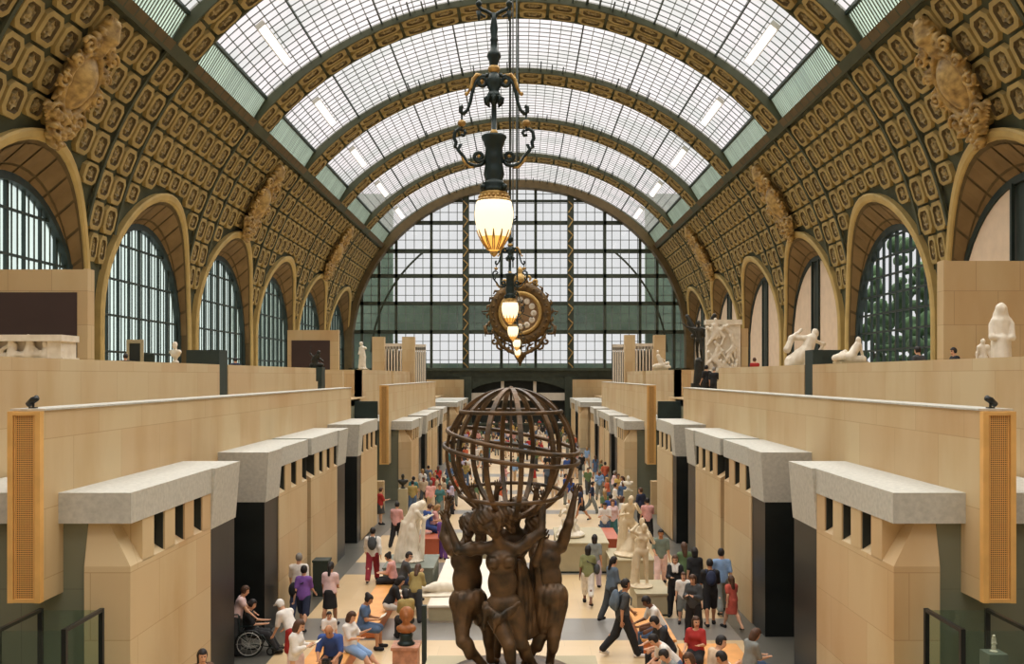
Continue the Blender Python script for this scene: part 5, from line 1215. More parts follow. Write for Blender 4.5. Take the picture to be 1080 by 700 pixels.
# hooded tall woman + child at right
d = 21.5; z = 6.35
block('plinth behind the right parapet under the hooded marble woman', 1062, d, 1.1, z)
P = [rc((0, 0, .05), (0, 0, .9), .25, .19), rc((0, 0, .9), (0, .0, 1.35), .19, .17), rc((-.13, 0, 1.38), (.13, 0, 1.38), .1), el((0, .04, 1.64), (.09, .1, .125)), rc((0, .0, 1.68), (0, -.06, 1.4), .12, .15), rc((0, -.06, 1.5), (0, -.14, .2), .16, .22), rc((.2, .02, 1.3), (.22, .14, 1.02), .07, .06), rc((.22, .14, 1.02), (.02, .22, 1.0), .06, .04), rc((-.2, .02, 1.3), (-.2, .14, 1.0), .07, .06), rc((-.2, .14, 1.0), (.0, .22, .95), .06, .04), rc((0, .14, .95), (.05, .2, .05), .13, .2), el((0, 0, .03), (.34, .34, .05))]
P2 = shift(fig_prims(STAND, .95, False)[0], (.42, .22, .02)) + [el((.42, .22, .02), (.22, .2, .03))]
statue('marble_statue', 'white marble hooded woman standing with a child behind the right parapet', (at(1056, d), d, z), R(165), sdf_mesh(P + P2, .02, .05, post=folds()), MARBLE)
# rearing group near the fin, right
d = 36.0; z = zat(378, d) - .35
block('plinth under the twisting marble group on the right terrace', 851, d, 1.5, z)
P = [rc((-.5, 0, .2), (.0, 0, .55), .28, .3), rc((0, 0, .5), (.25, 0, 1.1), .26, .2), el((.4, .05, 1.32), (.13, .14, .17)), rc((.2, 0, 1.1), (-.45, .1, 1.15), .12, .1), rc((-.45, .1, 1.15), (-.65, .1, .7), .1, .14), rc((-.5, .1, 1.1), (-.1, .1, 1.45), .1, .05), rc((.35, .1, 1.05), (.75, .1, .9), .08, .06), rc((.75, .1, .9), (.55, .15, .55), .06, .07), rc((.3, .1, .4), (.7, .1, .25), .2, .14), rc((-.3, 0, .1), (.75, 0, .1), .2, .2), rc((.0, -.1, .4), (-.6, -.1, .1), .15, .18)]
statue('marble_statue', 'white marble twisting group beside the dark metal fin on the right terrace', (at(849, d), d, z), R(0), sdf_mesh(P, .025, .06, post=folds(26, .014)), MARBLE)
d = 29.4; z = zat(381, d)
block('low plinth under the small reclining marble figure at right', 897, d, .75, z)
P = [rc((-.45, 0, .1), (.05, 0, .16), .1, .14), rc((.05, 0, .15), (.25, 0, .5), .14, .12), el((.27, .0, .66), (.08, .09, .11)), rc((.32, 0, .5), (.42, .05, .2), .05, .04), rc((.2, 0, .5), (.05, .12, .3), .05, .04), rc((-.45, 0, .1), (-.1, .1, .3), .08, .07), rc((0, 0, .06), (.4, 0, .06), .12)]
statue('marble_statue', 'small white seated marble figure leaning back on the right parapet', (at(896, d), d, z), R(0), sdf_mesh(P, .018, .05, post=folds(40, .006)), MARBLE)
# dark winged bronze on a column
d = 50; z = zat(404, d)
mb = MB(); mb.lathe([(.5, 5.2), (.5, 5.4), (.36, 5.35), (.34, z - .3), (.45, z - .2), (.45, z)], (at(737.5, d), d, 0), 18); tag(mb.build('statue_pedestal', BRONZE_D, smooth=False), 'dark round pedestal of the winged bronze on the right', 'pedestal')
PP, Jq = fig_prims(dict(legR=(-10, 10, 4), legL=(18, 30, 4), armR=(120, 60, 20, 0), armL=(60, 60, 30, 0), lean=6), 2.2, False)
PP = shift(PP, (0, 0, 1.1)) + [rc((0, 0, 0), (0, 0, 1.15), .32, .22)]
for s_ in (-1, 1):
    for i in range(4): PP.append(rc((s_ * .12, -.15, 2.55), (s_ * (.75 - .1 * i), -.25, 3.55 - .35 * i), .1, .12))
statue('bronze_statue', 'dark winged bronze figure on a pedestal beside the pale relief at right', (at(737.5, d), d, z), R(150), sdf_mesh(PP, .035, .06), BRONZE_D)
# relief slab
d = 48.5
x0, x1 = at(746, d), at(781, d); z0, z1 = 5.2, zat(337, d)
mb = MB(); mb.box(x0, x1, d, d + .5, z0, z1); mb.box(x0 - .06, x1 + .06, d - .06, d + .56, z1 - .25, z1); r = mb.build('marble_relief', MARBLE); tag(r, 'tall white marble relief panel crowded with figures, right terrace', 'relief')
q = np.random.default_rng(11); P = []
for i in range(26):
    cx_, cz = q.uniform(x0 + .25, x1 - .25), q.uniform(z0 + 1.0, z1 - .5); a = q.uniform(-1.2, 1.2)
    P += [rc((cx_, d - .05, cz), (cx_ + .35 * math.sin(a), d - .08, cz + .35 * math.cos(a)), .12, .1), el((cx_ + .5 * math.sin(a), d - .1, cz + .5 * math.cos(a)), (.09, .1, .11)), rc((cx_, d - .1, cz), (cx_ + q.uniform(-.4, .4), d - .12, cz - .4), .07, .06)]
net_obj('relief_figures', sdf_mesh(P, .035, .04), MARBLE, r)
mb = MB(); mb.box(at(781, d) + .1, at(790, d), d + .2, d + .7, 5.2, zat(346, d)); tag(mb.build('pilaster_block', STONE_D), 'plain stone upright beside the white relief panel', 'stone block')
# left sarcophagus-like relief
d = 25.2; x0, x1 = at(-30, d), at(67, d); z0, z1 = TZ, zat(353, d)
mb = MB(); mb.box(x0, x1, d - .12, d + .9, z1 - .17, z1); mb.box(x0, x1 - .1, d + .25, d + .8, z0, z1 - .17); mb.box(x1 - .42, x1 - .06, d - .02, d + .85, z0, z1 - .17); mb.box(x0, x1, d - .05, d + .9, z0, zat(377, d))
r = mb.build('relief_frieze', MARBLE); tag(r, 'long white marble frieze with carved figures before the maroon panel', 'relief')
P = []
for cx_, s_, ar in ((at(28, d), 1, .5), (at(10, d), .8, -.6), (at(46, d), .7, .9), (at(-10, d), .9, .3), (at(-24, d), .8, -.4)):
    zb_ = zat(376, d)
    P += [rc((cx_, d + .1, zb_ + .05), (cx_ + .05, d + .1, zb_ + .35 * s_), .14, .1), el((cx_ + .02, d + .05, zb_ + .5 * s_), (.08, .09, .1)), rc((cx_, d + .1, zb_ + .35), (cx_ + ar * .5, d + .08, zb_ + .15), .055, .05), rc((cx_, d + .1, zb_ + .1), (cx_ - ar * .5, d + .06, zb_ + .05), .09, .06), rc((cx_ - .3, d + .15, zb_ + .02), (cx_ + .3, d + .15, zb_ + .04), .08)]
net_obj('relief_figures', sdf_mesh(P, .02, .05), MARBLE, r)
# left bust, dark tripod piece, torso, far right seated figure
d = 40; z = zat(383, d); block('plinth behind the left parapet under the white bust', 185, d, .7, z)
statue('portrait_bust', 'white marble bust above the left parapet before the arched window', (at(185, d), d, z), R(150), sdf_mesh([tuple([p[0], p[1] * 1.25, (p[2] * 1.25), *(p[3:] if p[0] == 'e' else (p[3] * 1.25, p[4] * 1.25, p[5], p[6]))]) for p in BP], .025, .04), MARBLE, cat='bust')
d = 49.0; x = at(333, d); z = 5.2
mb = MB(); mb.box(x - .4, x + .4, d - .4, d + .4, z, zat(387, d)); tag(mb.build('plinth', IRON_D), 'dark plinth under the small bronze in front of the far partition', 'plinth')
P = [rc((0, 0, .0), (0, 0, .35), .16, .12), rc((-.1, 0, .35), (.1, 0, .6), .14, .12), el((.16, 0, .75), (.1, .1, .12)), rc((.1, 0, .5), (.35, .1, .3), .06, .05), rc((-.1, 0, .5), (-.3, 0, .7), .06, .04), rc((-.3, 0, .7), (-.25, 0, 1.1), .035, .015), rc((-.2, 0, .1), (.3, 0, .1), .12)]
statue('bronze_statue', 'small dark bronze group on the left terrace before the far partition', (x, d, zat(387, d)), 0, sdf_mesh(P, .025, .04), BRONZE_D)
d = 63.8; z = zat(389, d)
mb = MB(); mb.box(at(383, d) - .35, at(383, d) + .35, d - .35, d + .35, TZ, z); tag(mb.build('plinth', PLINTH), 'plinth of the upright white torso on the far left terrace', 'plinth')
P = [rc((0, 0, .05), (.02, 0, .8), .2, .2), rc((.02, 0, .8), (.06, 0, 1.4), .2, .17), el((.12, .05, 1.7), (.12, .13, .16)), rc((-.15, 0, 1.4), (.2, 0, 1.4), .1), rc((.2, 0, 1.4), (.25, .2, 1.0), .07, .05), el((0, 0, .03), (.3, .3, .05)), rc((.12, .1, 1.0), (.2, .1, .1), .1, .12)]
statue('marble_statue', 'upright white marble figure on the far left terrace', (at(383, d), d, z), R(170), sdf_mesh(P, .03, .05, post=folds(24, .012)), MARBLE)
d = 70; z = zat(388, d)
mb = MB(); mb.box(at(697, d) - .45, at(697, d) + .5, d - .4, d + .4, TZ, z); tag(mb.build('plinth', PLINTH), 'plinth of the seated white figure on the far right terrace', 'plinth')
P = [rc((-.4, 0, .15), (.1, 0, .2), .16, .2), rc((.1, 0, .2), (-.2, 0, .9), .19, .14), el((-.22, .03, 1.2), (.1, .11, .14)), rc((-.2, 0, .85), (.3, .1, .55), .07, .05), rc((.1, .05, .25), (.55, .05, .4), .12, .09), rc((.55, .05, .4), (.6, .05, .02), .08, .06), rc((-.5, 0, .08), (.6, 0, .08), .14)]
statue('marble_statue', 'seated white marble figure on the far right terrace', (at(697, d), d, z), 0, sdf_mesh(P, .03, .05), MARBLE)
# small things on the left terrace in front of the windows
d = 41
x = at(142, d); mb = MB(); z1 = zat(358, d); mb.box(x - .36, x - .24, d, d + .1, TZ, z1); mb.box(x + .24, x + .36, d, d + .1, TZ, z1); mb.box(x - .24, x + .24, d, d + .1, z1 - .16, z1); mb.box(x - .24, x + .24, d + .04, d + .08, TZ, z1 - .16, 1)
tag(mb.build('framed_display', [PLINTH, DARKOP]), 'small pale framed display panel on the left terrace before the window', 'display panel')
x = at(155, d); mb = MB(); mb.box(x - .3, x + .22, d - .2, d + .3, TZ, TZ + .5); mb.box(x - .3, x + .22, d + .2, d + .3, TZ + .5, zat(373, d)); mb.box(x - .3, x - .22, d - .2, d + .3, TZ + .5, TZ + .9); mb.box(x + .14, x + .22, d - .2, d + .3, TZ + .5, TZ + .9)
tag(mb.build('armchair', IRON_D), 'dark armchair beside the small framed panel on the left terrace', 'armchair')
x = at(162, d); mb = MB(); r = empty('table_lamp', (x + .12, d - .3, TZ), 0, 'small glowing yellow lamp above the left parapet', 'lamp'); mb.lathe([(.12, 0), (.12, .03), (.02, .05), (.02, .98)], seg=12); mb.build('stand', BLACK, r); mb = MB(); mb.lathe([(.11, .95), (.08, 1.22), (.02, 1.24)], seg=14); mb.build('lamp_shade', emit('lamp_yellow', (255, 200, 70), 1.0), r)
# ---- glass display cases, lower corners
CASE = clearglass('case_glass', (.82, .9, .86, 1), .06)
for sx, side, p0, p1 in ((-1, 'left', 9, 68), (1, 'right', 1015, 1078)):
    d = 13.6; x0, x1 = at(p0, d), at(p1, d)
    if sx < 0: x0 = x1 - .95
    else: x1 = x0 + .95
    zt = zat(663, d); r = empty('display_case', ((x0 + x1) / 2, d + .3, 0), 0, 'glass display case with dark frame in front of the %s grey green wall' % side, 'display case', None)
    hw = (x1 - x0) / 2; f = MB()
    for a in (-hw, hw):
        for c in (-.3, .9): f.box(a - .035, a + .035, c - .03, c + .03, 1.0, zt)
        f.box(a - .03, a + .03, -.3, .9, zt - .05, zt)
    f.build('frame', BLACK, r)
    for ya in (-.31, .89): g = MB(); g.box(-hw + .04, hw - .04, ya, ya + .02, 1.0, zt - .03); g.build('pane', CASE, r)
    b2 = MB(); b2.box(-hw - .06, hw + .06, -.36, .96, .1, 1.0); b2.box(-hw, hw, -.3, .9, 0, .1); b2.build('base', PLINTH_G, r)
    if sx > 0:
        mb = MB(); mb.box(x1 - .34, x1 - .06, d + .45, d + .75, 1.0, 1.0 + zat(700, d) - 1.0 - .0); tag(mb.build('plinth', PLINTH_G), 'grey block inside the right display case', 'plinth')
        statue('statuette', 'small white statuette inside the right display case', (x1 - .2, d + .6, zat(700, d)), R(180), sdf_mesh(fig_prims(STAND, .25, True)[0] + [el((0, 0, .01), (.06, .06, .015))], .008, .012), MARBLE)
# ---- benches
def bench(label, x0, x1, y0, y1, z=.40, back=None):
    r = empty('bench', ((x0 + x1) / 2, y0, 0), 0, label, 'bench'); hw = (x1 - x0) / 2; L = y1 - y0
    b2 = MB(); b2.box(-hw + .04, hw - .04, .04, L - .04, .02, z - .05); b2.build('body', ORANGE, r)
    t = MB(); t.box(-hw, hw, 0, L, z - .05, z); t.build('seat', ORANGE_L, r)
    if back:
        t = MB(); a = -hw if back < 0 else hw - .06; t.box(a, a + .06, 0, L, z, z + .36); t.build('backrest', ORANGE, r)
bench('long orange wooden bench on the left with visitors seated along it', -4.05, -3.35, 23.4, 28.1)
bench('orange wooden bench at lower left under the man in blue', -4.5, -3.6, 19.2, 22.2)
bench('long orange wooden bench on the right beside the standing marble', 2.95, 3.75, 21.9, 24.9)
bench('orange wooden bench at lower right under the visitors in pale shirts', 3.7, 5.05, 17.6, 21.6)
for px0, px1, lb, d in ((441, 463, 'red brown box panel behind the draped statue at left', 33.5), (632, 653, 'red brown box panel left of the marble pair at right', 33.4)):
    mb = MB(); x0, x1 = at(px0, d), at(px1, d); mb.box(x0, x1, d, d + 2.4, 0, zat(568, d) - .05); mb.box(x0 - .02, x1 + .02, d - .02, d + 2.42, zat(568, d) - .05, zat(568, d)); tag(mb.build('bench_block', REDBOX), lb, 'bench')
# waste bin by the left pavilion
mb = MB(); x = -5.75; mb.box(x - .22, x + .22, 27.9, 28.4, 0, 1.0); mb.box(x - .24, x + .24, 27.88, 28.42, 1.0, 1.06); tag(mb.build('waste_bin', IRON_D), 'dark square bin against the left gallery wall', 'bin')
# wheelchair
d = 22.2; wx = at(264, d)
r = empty('wheelchair', (wx, d, 0), R(-80), 'black wheelchair near the left gallery entrance', 'wheelchair')
for s_ in (-1, 1):
    wmb = MB(); wmb.tube([(s_ * .3, .31 * math.cos(t), .31 + .3 * math.sin(t)) for t in np.linspace(0, 2 * math.pi, 29)[:-1]], .018, 6, closed=True)
    wmb.tube([(s_ * .34, .26 * math.cos(t), .31 + .26 * math.sin(t)) for t in np.linspace(0, 2 * math.pi, 25)[:-1]], .009, 5, 1, closed=True)
    for k in range(10):
        a = math.pi * 2 * k / 10; wmb.tube([(s_ * .3, 0, .31), (s_ * .3, .3 * math.cos(a), .31 + .3 * math.sin(a))], .005, 4, 1)
    wmb.build('wheel', [BLACK, CORN], r, True)
    wmb = MB(); wmb.tube([(s_ * .26, .48 + .08 * math.cos(t), .1 + .08 * math.sin(t)) for t in np.linspace(0, 2 * math.pi, 15)[:-1]], .018, 6, closed=True); wmb.build('caster', BLACK, r, True)
    fr2 = MB(); fr2.tube([(s_ * .25, -.24, .98), (s_ * .25, -.2, .48), (s_ * .25, .3, .48), (s_ * .25, .42, .3), (s_ * .25, .62, .1)], .013, 6); fr2.tube([(s_ * .25, -.2, .7), (s_ * .25, .22, .7), (s_ * .25, .22, .48)], .013, 6); fr2.tube([(s_ * .25, -.24, .98), (s_ * .25, -.36, .98)], .016, 6); fr2.tube([(s_ * .25, -.2, .48), (s_ * .25, 0, .3), (s_ * .25, .45, .2)], .012, 6); fr2.build('side_frame', BLKG, r, True)
    ft = MB(); ft.box(s_ * .04, s_ * .24, .56, .74, .08, .1); ft.build('footrest', BLACK, r)
se = MB(); se.box(-.24, .24, -.2, .25, .45, .49); se.build('seat', BLACK, r); se = MB(); se.box(-.24, .24, -.24, -.2, .5, .94); se.build('backrest', BLACK, r)
# trees outside the clear window
LEAF = mat('tree_foliage', (70, 96, 64), 0.9, 0.3, 1.5); BARK = mat('tree_bark', (80, 66, 52), 0.9, 0.2, 3)
q = np.random.default_rng(5)
for i, (y, x) in enumerate(((64, 31), (73.5, 31), (83, 31))):
    r = empty('tree', (x, y, 0), 0, ['leafy green tree seen through the clear right window, nearer one', 'leafy green tree in the middle of the clear right window', 'leafy green tree at the far side of the clear right window'][i], 'tree', 'trees outside the clear window')
    P = [el(np.clip(q.normal(0, 1, 3), -2, 2) * (1.3, 1.9, 3.3) + (0, 0, 11), (q.uniform(.35, .8),) * 3) for _ in range(60)]
    net_obj('crown', sdf_mesh(P, .22, .2), LEAF, r); tr = MB(); tr.tube([(0, 0, 0), (.1, 0, 4), (0, .2, 12)], [.35, .25, .12], 8); tr.build('trunk', BARK, r)
# ================================================================== PEOPLE
def dfeet(py): return dfloor(py)
def pp(label, px, py, rz, pose, **k):      # by the pixel where the feet stand
    d = dfeet(py); return person(label, place(px, d), rz, pose, **k)
def pz(label, px, d, rz, pose, **k): return person(label, place(px, d), rz, pose, **k)
def backpack(label, o, J, c, w_=.14, h=.22, off=-.02):
    """a rucksack resting on the wearer's back"""
    r = empty('backpack', o.location.copy(), o.rotation_euler.z, label, 'backpack'); s = J['sc']; cc = J['chest'] - J['fw'] * .2 * s + J['u'] * off
    M = frame(J); P = [el(cc, np.array((w_ * 1.05, .1, h)) * s, M), el(cc - J['fw'] * .07 * s - J['u'] * .06, np.array((w_ * .75, .06, h * .55)) * s, M)]
    net_obj('body', sdf_mesh(P, .02, .03), cmat(c), r)
    for n, q in (('R', 1), ('L', -1)):
        t = MB(); a = J['chest'] + J['rt'] * q * .11 * s
        t.tube([a - J['fw'] * .14 * s + J['u'] * .1 * s, a + J['u'] * .19 * s - J['fw'] * .02 * s, a + J['fw'] * .135 * s + J['u'] * .06 * s, a + J['fw'] * .135 * s - J['u'] * .1 * s], .018, 6); t.build('strap', cmat(c), r, True)
    return r
def shoulder_bag(label, o, J, c, side=-1, low=.12, sz=(.09, .16, .15), fwd=0.0):
    r = empty('shoulder_bag', o.location.copy(), o.rotation_euler.z, label, 'bag'); s = J['sc']; cc = J['H'] + J['rt'] * side * (.27) * s + J['u'] * low + J['fw'] * fwd
    net_obj('body', sdf_mesh([el(cc, np.array(sz) * s), el(cc + J['u'] * .04, np.array(sz) * s * .85)], .02, .03), cmat(c), r)
    t = MB(); sh = J['shL' if side > 0 else 'shR']
    t.tube([cc + J['u'] * .1, J['chest'] - J['fw'] * .135 * s, sh + J['u'] * .075, J['chest'] + J['fw'] * .16 * s, cc + J['u'] * .1 + J['fw'] * .05], .014, 6); t.build('strap', cmat(c), r, True); return r
def paper(label, loc, rz, tilt=35, size=(.2, .15), name='booklet', m=None):
    mb = MB()
    for s_ in (-1, 1): mb.hexa([(0, 0, 0), (s_ * size[0], 0, .02), (s_ * size[0], size[1], .02), (0, size[1], 0), (0, 0, .006), (s_ * size[0], 0, .026), (s_ * size[0], size[1], .026), (0, size[1], .006)])
    o = mb.build(name, m or PLINTH_W); o.location = loc; o.rotation_euler = (R(tilt), 0, rz); return tag(o, label, 'booklet')
def inhand(o, J, dz=0.0, dy=.07):
    c = (J['wriR'] + J['wriL']) / 2 + J['fw'] * dy; v = Matrix.Rotation(o.rotation_euler.z, 4, 'Z') @ Vector(c); return o.location + v + Vector((0, 0, dz))
# --- left side
o, J = pp('grey-haired man in white T-shirt walking away behind the woman in purple', 315, 652, R(4), walk(0), top='white', bottom='navy', hair='grey', h=1.74)
o, J = pp('woman in purple top and dark shorts walking away with a black bag', 320, 664, R(-4), walk(1), top='purple', bottom='navy', kind='shorts', fem=True, h=1.63, sleeve=.4)
shoulder_bag('black shoulder bag hanging on the woman in purple', o, J, 'black', -1, .15, (.14, .14, .2))
o, J = pp('woman in pale pink top and black skirt walking away, hair tied back', 348, 661, R(-6), walk(2), top='palepink', bottom='black', kind='skirt', hairstyle='tail', fem=True, h=1.64, skin='tan', sleeve=.35)
o, J = pp('man in white shirt and red trousers walking away with a dark backpack', 393, 613, R(3), walk(0), top='white', bottom='crimson', h=1.7, sleeve=.9)
backpack('dark grey backpack on the man in red trousers', o, J, 'darkgrey')
o, J = pz('woman in cream coat with brown hair standing at the lower left, reading', 312, 18.8, R(-100), stand(2), top='white', bottom='palepink', kind='skirt', hair='brown', hairstyle='bob', fem=True, h=1.64, sleeve=.9)
paper('open white leaflet held by the woman in the cream coat', inhand(o, J, .0), R(-100), 30)
o, J = pz('man in white cap and white top bending near the wheelchair', 309, 21.0, R(60), dict(legR=(16, 30, 4), legL=(6, 24, 4), lean=34, armR=(50, 8, 25, 10), armL=(40, 8, 25, 10), nod=15, hip=.8), top='white', bottom='red', hair='whitecap', hairstyle='cap', kind='shorts', h=1.6)
o, J = pz('person in dark clothes seated in the wheelchair', 264, 22.2, R(-80), dict(hip=.56, legR=(80, 50, 6), legL=(80, 50, 4), lean=-4, armR=(25, 10, 60, 20), armL=(25, 10, 60, 20), nod=25), top='black', bottom='black', hair='dark', h=1.6)
o.location.z = 0.02
o, J = pz('woman in pale pink top standing behind the wheelchair', 249, 22.1, R(-75), dict(legR=(6, 6, 4), legL=(-6, 6, 4), lean=16, armR=(45, 6, 20, 0), armL=(45, 6, 20, 0), nod=10), top='palepink', bottom='darkgrey', hair='brown', hairstyle='short', fem=True, h=1.58, sleeve=.2)
o, J = pz('dark-haired woman at the lower left corner before the nearest gallery block', 213, 16.8, R(-150), stand(1), top='brown', bottom='black', hair='dark', hairstyle='long', fem=True, h=1.62)
o, J = pz('bald man in blue T-shirt seated at the lower left, bending forward', 351, 20.0, R(178), sit(1), top='blue', bottom='black', hairstyle='bald', h=1.78, skin='tan')
mb = MB(); f_ = inhand(o, J, -.02, .05); mb.box(-.08, .08, -.05, .05, -.05, .05); mb.tube([(0, .04, 0), (0, .12, 0)], .035, 10); cam_o = mb.build('camera', BLACK); cam_o.location = f_; cam_o.rotation_euler = (0, 0, R(178)); tag(cam_o, 'black camera in the hands of the man in blue', 'camera')
o, J = pz('woman in white top and light blue shorts reclining with outstretched legs', 370, 21.0, R(-110), dict(hip=.5, legR=(70, 20, 6), legL=(66, 16, 4), lean=-6, armR=(20, 8, 70, 20), armL=(30, 8, 80, 20), nod=25), top='white', bottom='lightblue', kind='shorts', hair='brown', hairstyle='bob', fem=True, h=1.64, shoe='green')
o, J = pz('woman in denim top with a hair bun seated reading on the left bench', 382, 22.6, R(-95), sit(0), top='denim', bottom='denim', kind='shorts', hairstyle='bun', fem=True, h=1.62, skin='tan', sleeve=.3)
paper('open pages read by the woman with the hair bun', inhand(o, J, .02), R(-95), 30)
o, J = pz('dark-haired child between the man in blue and the woman with the bun', 347, 21.6, R(-160), stand(1), top='white', bottom='navy', h=1.1)
o, J = pz('person in black with white trousers seated on the left bench', 409, 24.6, R(-80), sit(1), top='black', bottom='white', hair='dark', h=1.7, kind='trousers', hairstyle='bob', fem=True)
o, J = pz('man with glasses in dark shirt seated on the left bench, seen in profile', 424, 27.4, R(-75), sit(3), top='darkgrey', bottom='navy', h=1.76, skin='light')
g_ = MB()
for q in (-1, 1):
    c = J['head'] + J['hf'] * .105 + J['hu'] * .022 + J['hr'] * q * .035; g_.tube([c + J['hr'] * .026 * math.cos(t) + J['hu'] * .02 * math.sin(t) for t in np.linspace(0, 6.283, 13)[:-1]], .004, 5, closed=True); g_.tube([c + J['hr'] * q * .026, c + J['hr'] * q * .05 - J['hf'] * .1], .004, 4)
g_.build('glasses', BLACK, o)
o, J = pz('person in red and white seated at the far end of the left bench', 415, 27.8, R(80), sit(0), top='pink', bottom='black', h=1.62, hairstyle='bun', fem=True)
o, J = pz('brown-haired person in khaki yellow jacket seen from behind by the reclining statue', 438, 25.0, R(-10), dict(legR=(2, 4, 4), legL=(4, 6, 4), lean=22, armR=(30, 10, 60, 20), armL=(30, 10, 60, 20), nod=24), top='khaki', bottom='darkgrey', hair='brown', hairstyle='long', fem=True, h=1.52, sleeve=.9)
o, J = pz('dark-haired person in khaki seated on the near side of the left bench', 429, 23.2, R(20), sit(0), top='khaki', bottom='black', hair='dark', h=1.58, hairstyle='bob', fem=True)
# --- right side
o, J = pp('man in dark jacket striding right with a grey backpack, black trousers', 657, 692, R(-82), walk(0), top='darkgrey', bottom='black', h=1.8, skin='tan', shoe='white')
backpack('grey and lilac backpack of the striding man', o, J, 'bluegrey', .16, .24)
o, J = pp('woman in grey-blue hooded top walking behind the striding man', 645, 655, R(-60), walk(2), top='bluegrey', bottom='darkgrey', hairstyle='tail', fem=True, h=1.68, sleeve=.9)
o, J = pp('woman in green floral blouse and white trousers walking away', 620, 637, R(-8), walk(1), top='floral', bottom='white', hairstyle='bob', fem=True, h=1.66, skin='brown', leg=.75)
shoulder_bag('dark bag on the shoulder of the woman in the floral blouse', o, J, 'darkgrey', 1, .12)
o, J = pp('dark-haired woman in grey top just ahead of the floral blouse', 627, 621, R(-10), walk(0), top='grey', bottom='lilac', hairstyle='bob', fem=True, h=1.66, skin='tan')
o, J = pp('man in grey-green T-shirt and white trousers walking toward the viewer', 697, 617, R(172), walk(2), top='greygreen', bottom='palepink', hair='dark', h=1.72, skin='tan')
o, J = pz('woman in black coat and white scarf facing the viewer', 712, 25.6, R(170), stand(1), top='black', bottom='black', hair='brown', hairstyle='bob', fem=True, h=1.62, sleeve=.95)
net_obj('scarf', sdf_mesh([rc(J['nb'] + J['rt'] * .05 + J['fw'] * .07, J['chest'] + J['rt'] * .04 + J['fw'] * .14, .04), rc(J['nb'] - J['rt'] * .05 + J['fw'] * .07, J['chest'] - J['rt'] * .05 + J['fw'] * .14, .04), rc(J['nb'] - J['rt'] * .08, J['nb'] + J['rt'] * .08, .06)], .02, .03), cmat('white'), o)
o, J = pz('woman with brown hair in dark jacket standing by the right bench', 708, 23.3, R(150), stand(2), top='darkgrey', bottom='black', hair='brown', hairstyle='long', fem=True, h=1.6, sleeve=.95)
o.location.x += .55
o, J = pz('child in white T-shirt standing behind the right bench', 716, 24.9, R(175), stand(0), top='white', bottom='grey', kind='shorts', hair='brown', h=1.3)
o.location.x += .12
o, J = pz('man in white shirt and jeans seated at the end of the right bench', 697, 22.3, R(100), sit(1), top='white', bottom='denim', hair='dark', h=1.76, skin='brown')
o, J = pz('balding man in black shirt seated leaning forward on the right bench', 706, 20.6, R(105), sit(1), top='black', bottom='black', hair='dark', h=1.72, skin='light')
o, J = pz('person in white shirt bending low with a camera on the lower right bench', 712, 19.6, R(100), dict(sit(1), lean=40), top='white', bottom='denim', hair='dark', h=1.68)
o, J = pz('person in red top seated on the lower right bench', 734, 20.5, R(160), sit(2), top='red', bottom='black', hair='brown', hairstyle='bob', fem=True, h=1.6)
o, J = pz('man in beige shirt seated at lower right, seen from behind', 751, 18.6, R(-70), sit(3), top='beige', bottom='darkgrey', hair='dark', h=1.74)
o, J = pz('young man in white shirt at the lower right edge of the crowd', 771, 17.7, R(80), sit(0), top='white', bottom='black', hair='dark', h=1.7, skin='tan', sleeve=.9)
o, J = pz('curly brown-haired woman beside the young man in white at lower right', 790, 19.4, R(-70), sit(0), top='grey', bottom='denim', hair='brown', hairstyle='bob', fem=True, h=1.66)
o, J = pz('brown-haired person in red seated at the bottom edge right of the walkway', 733, 18.0, R(120), sit(0), top='red', bottom='navy', hair='brown', hairstyle='bob', fem=True, h=1.6)
o, J = pz('dark-haired person in grey seated at the bottom edge beside the red top', 716, 18.4, R(110), sit(1), top='grey', bottom='denim', hair='dark', h=1.62)
o, J = pp('man in black T-shirt and shorts walking away with a backpack', 749, 659, R(-3), walk(2), top='black', bottom='black', kind='shorts', hair='dark', h=1.68, skin='tan')
backpack('dark blue backpack on the man in black shorts', o, J, 'navy', .13, .2)
o, J = pp('girl in orange striped dress walking at the right wall', 772, 663, R(20), walk(1), top='stripe', bottom='stripe', kind='skirt', hair='brown', hairstyle='long', fem=True, h=1.36, sleeve=.3)
o, J = pp('man in light blue T-shirt walking away along the right wall', 761, 646, R(0), walk(0), top='lightblue', bottom='grey', hair='dark', h=1.76)
o, J = pp('woman in black dress walking away beside the black-shorts man', 733, 641, R(-2), walk(1), top='black', bottom='black', kind='skirt', hair='dark', hairstyle='bob', fem=True, h=1.68)
o, J = pp('long-haired woman in dark green top walking away right of the marble nude', 722, 634, R(4), walk(2), top='green', bottom='darkgrey', hair='brown', hairstyle='long', fem=True, h=1.66)
o, J = pp('man in pink shirt standing with his back turned far right', 683, 573, R(0), stand(1), top='pink', bottom='black', hair='dark', h=1.72, vox=.028)
o, J = pp('person in dark coat standing by the second pavilion on the right', 676, 556, R(40), stand(3), top='navy', bottom='black', hair='brown', h=1.72, vox=.028)
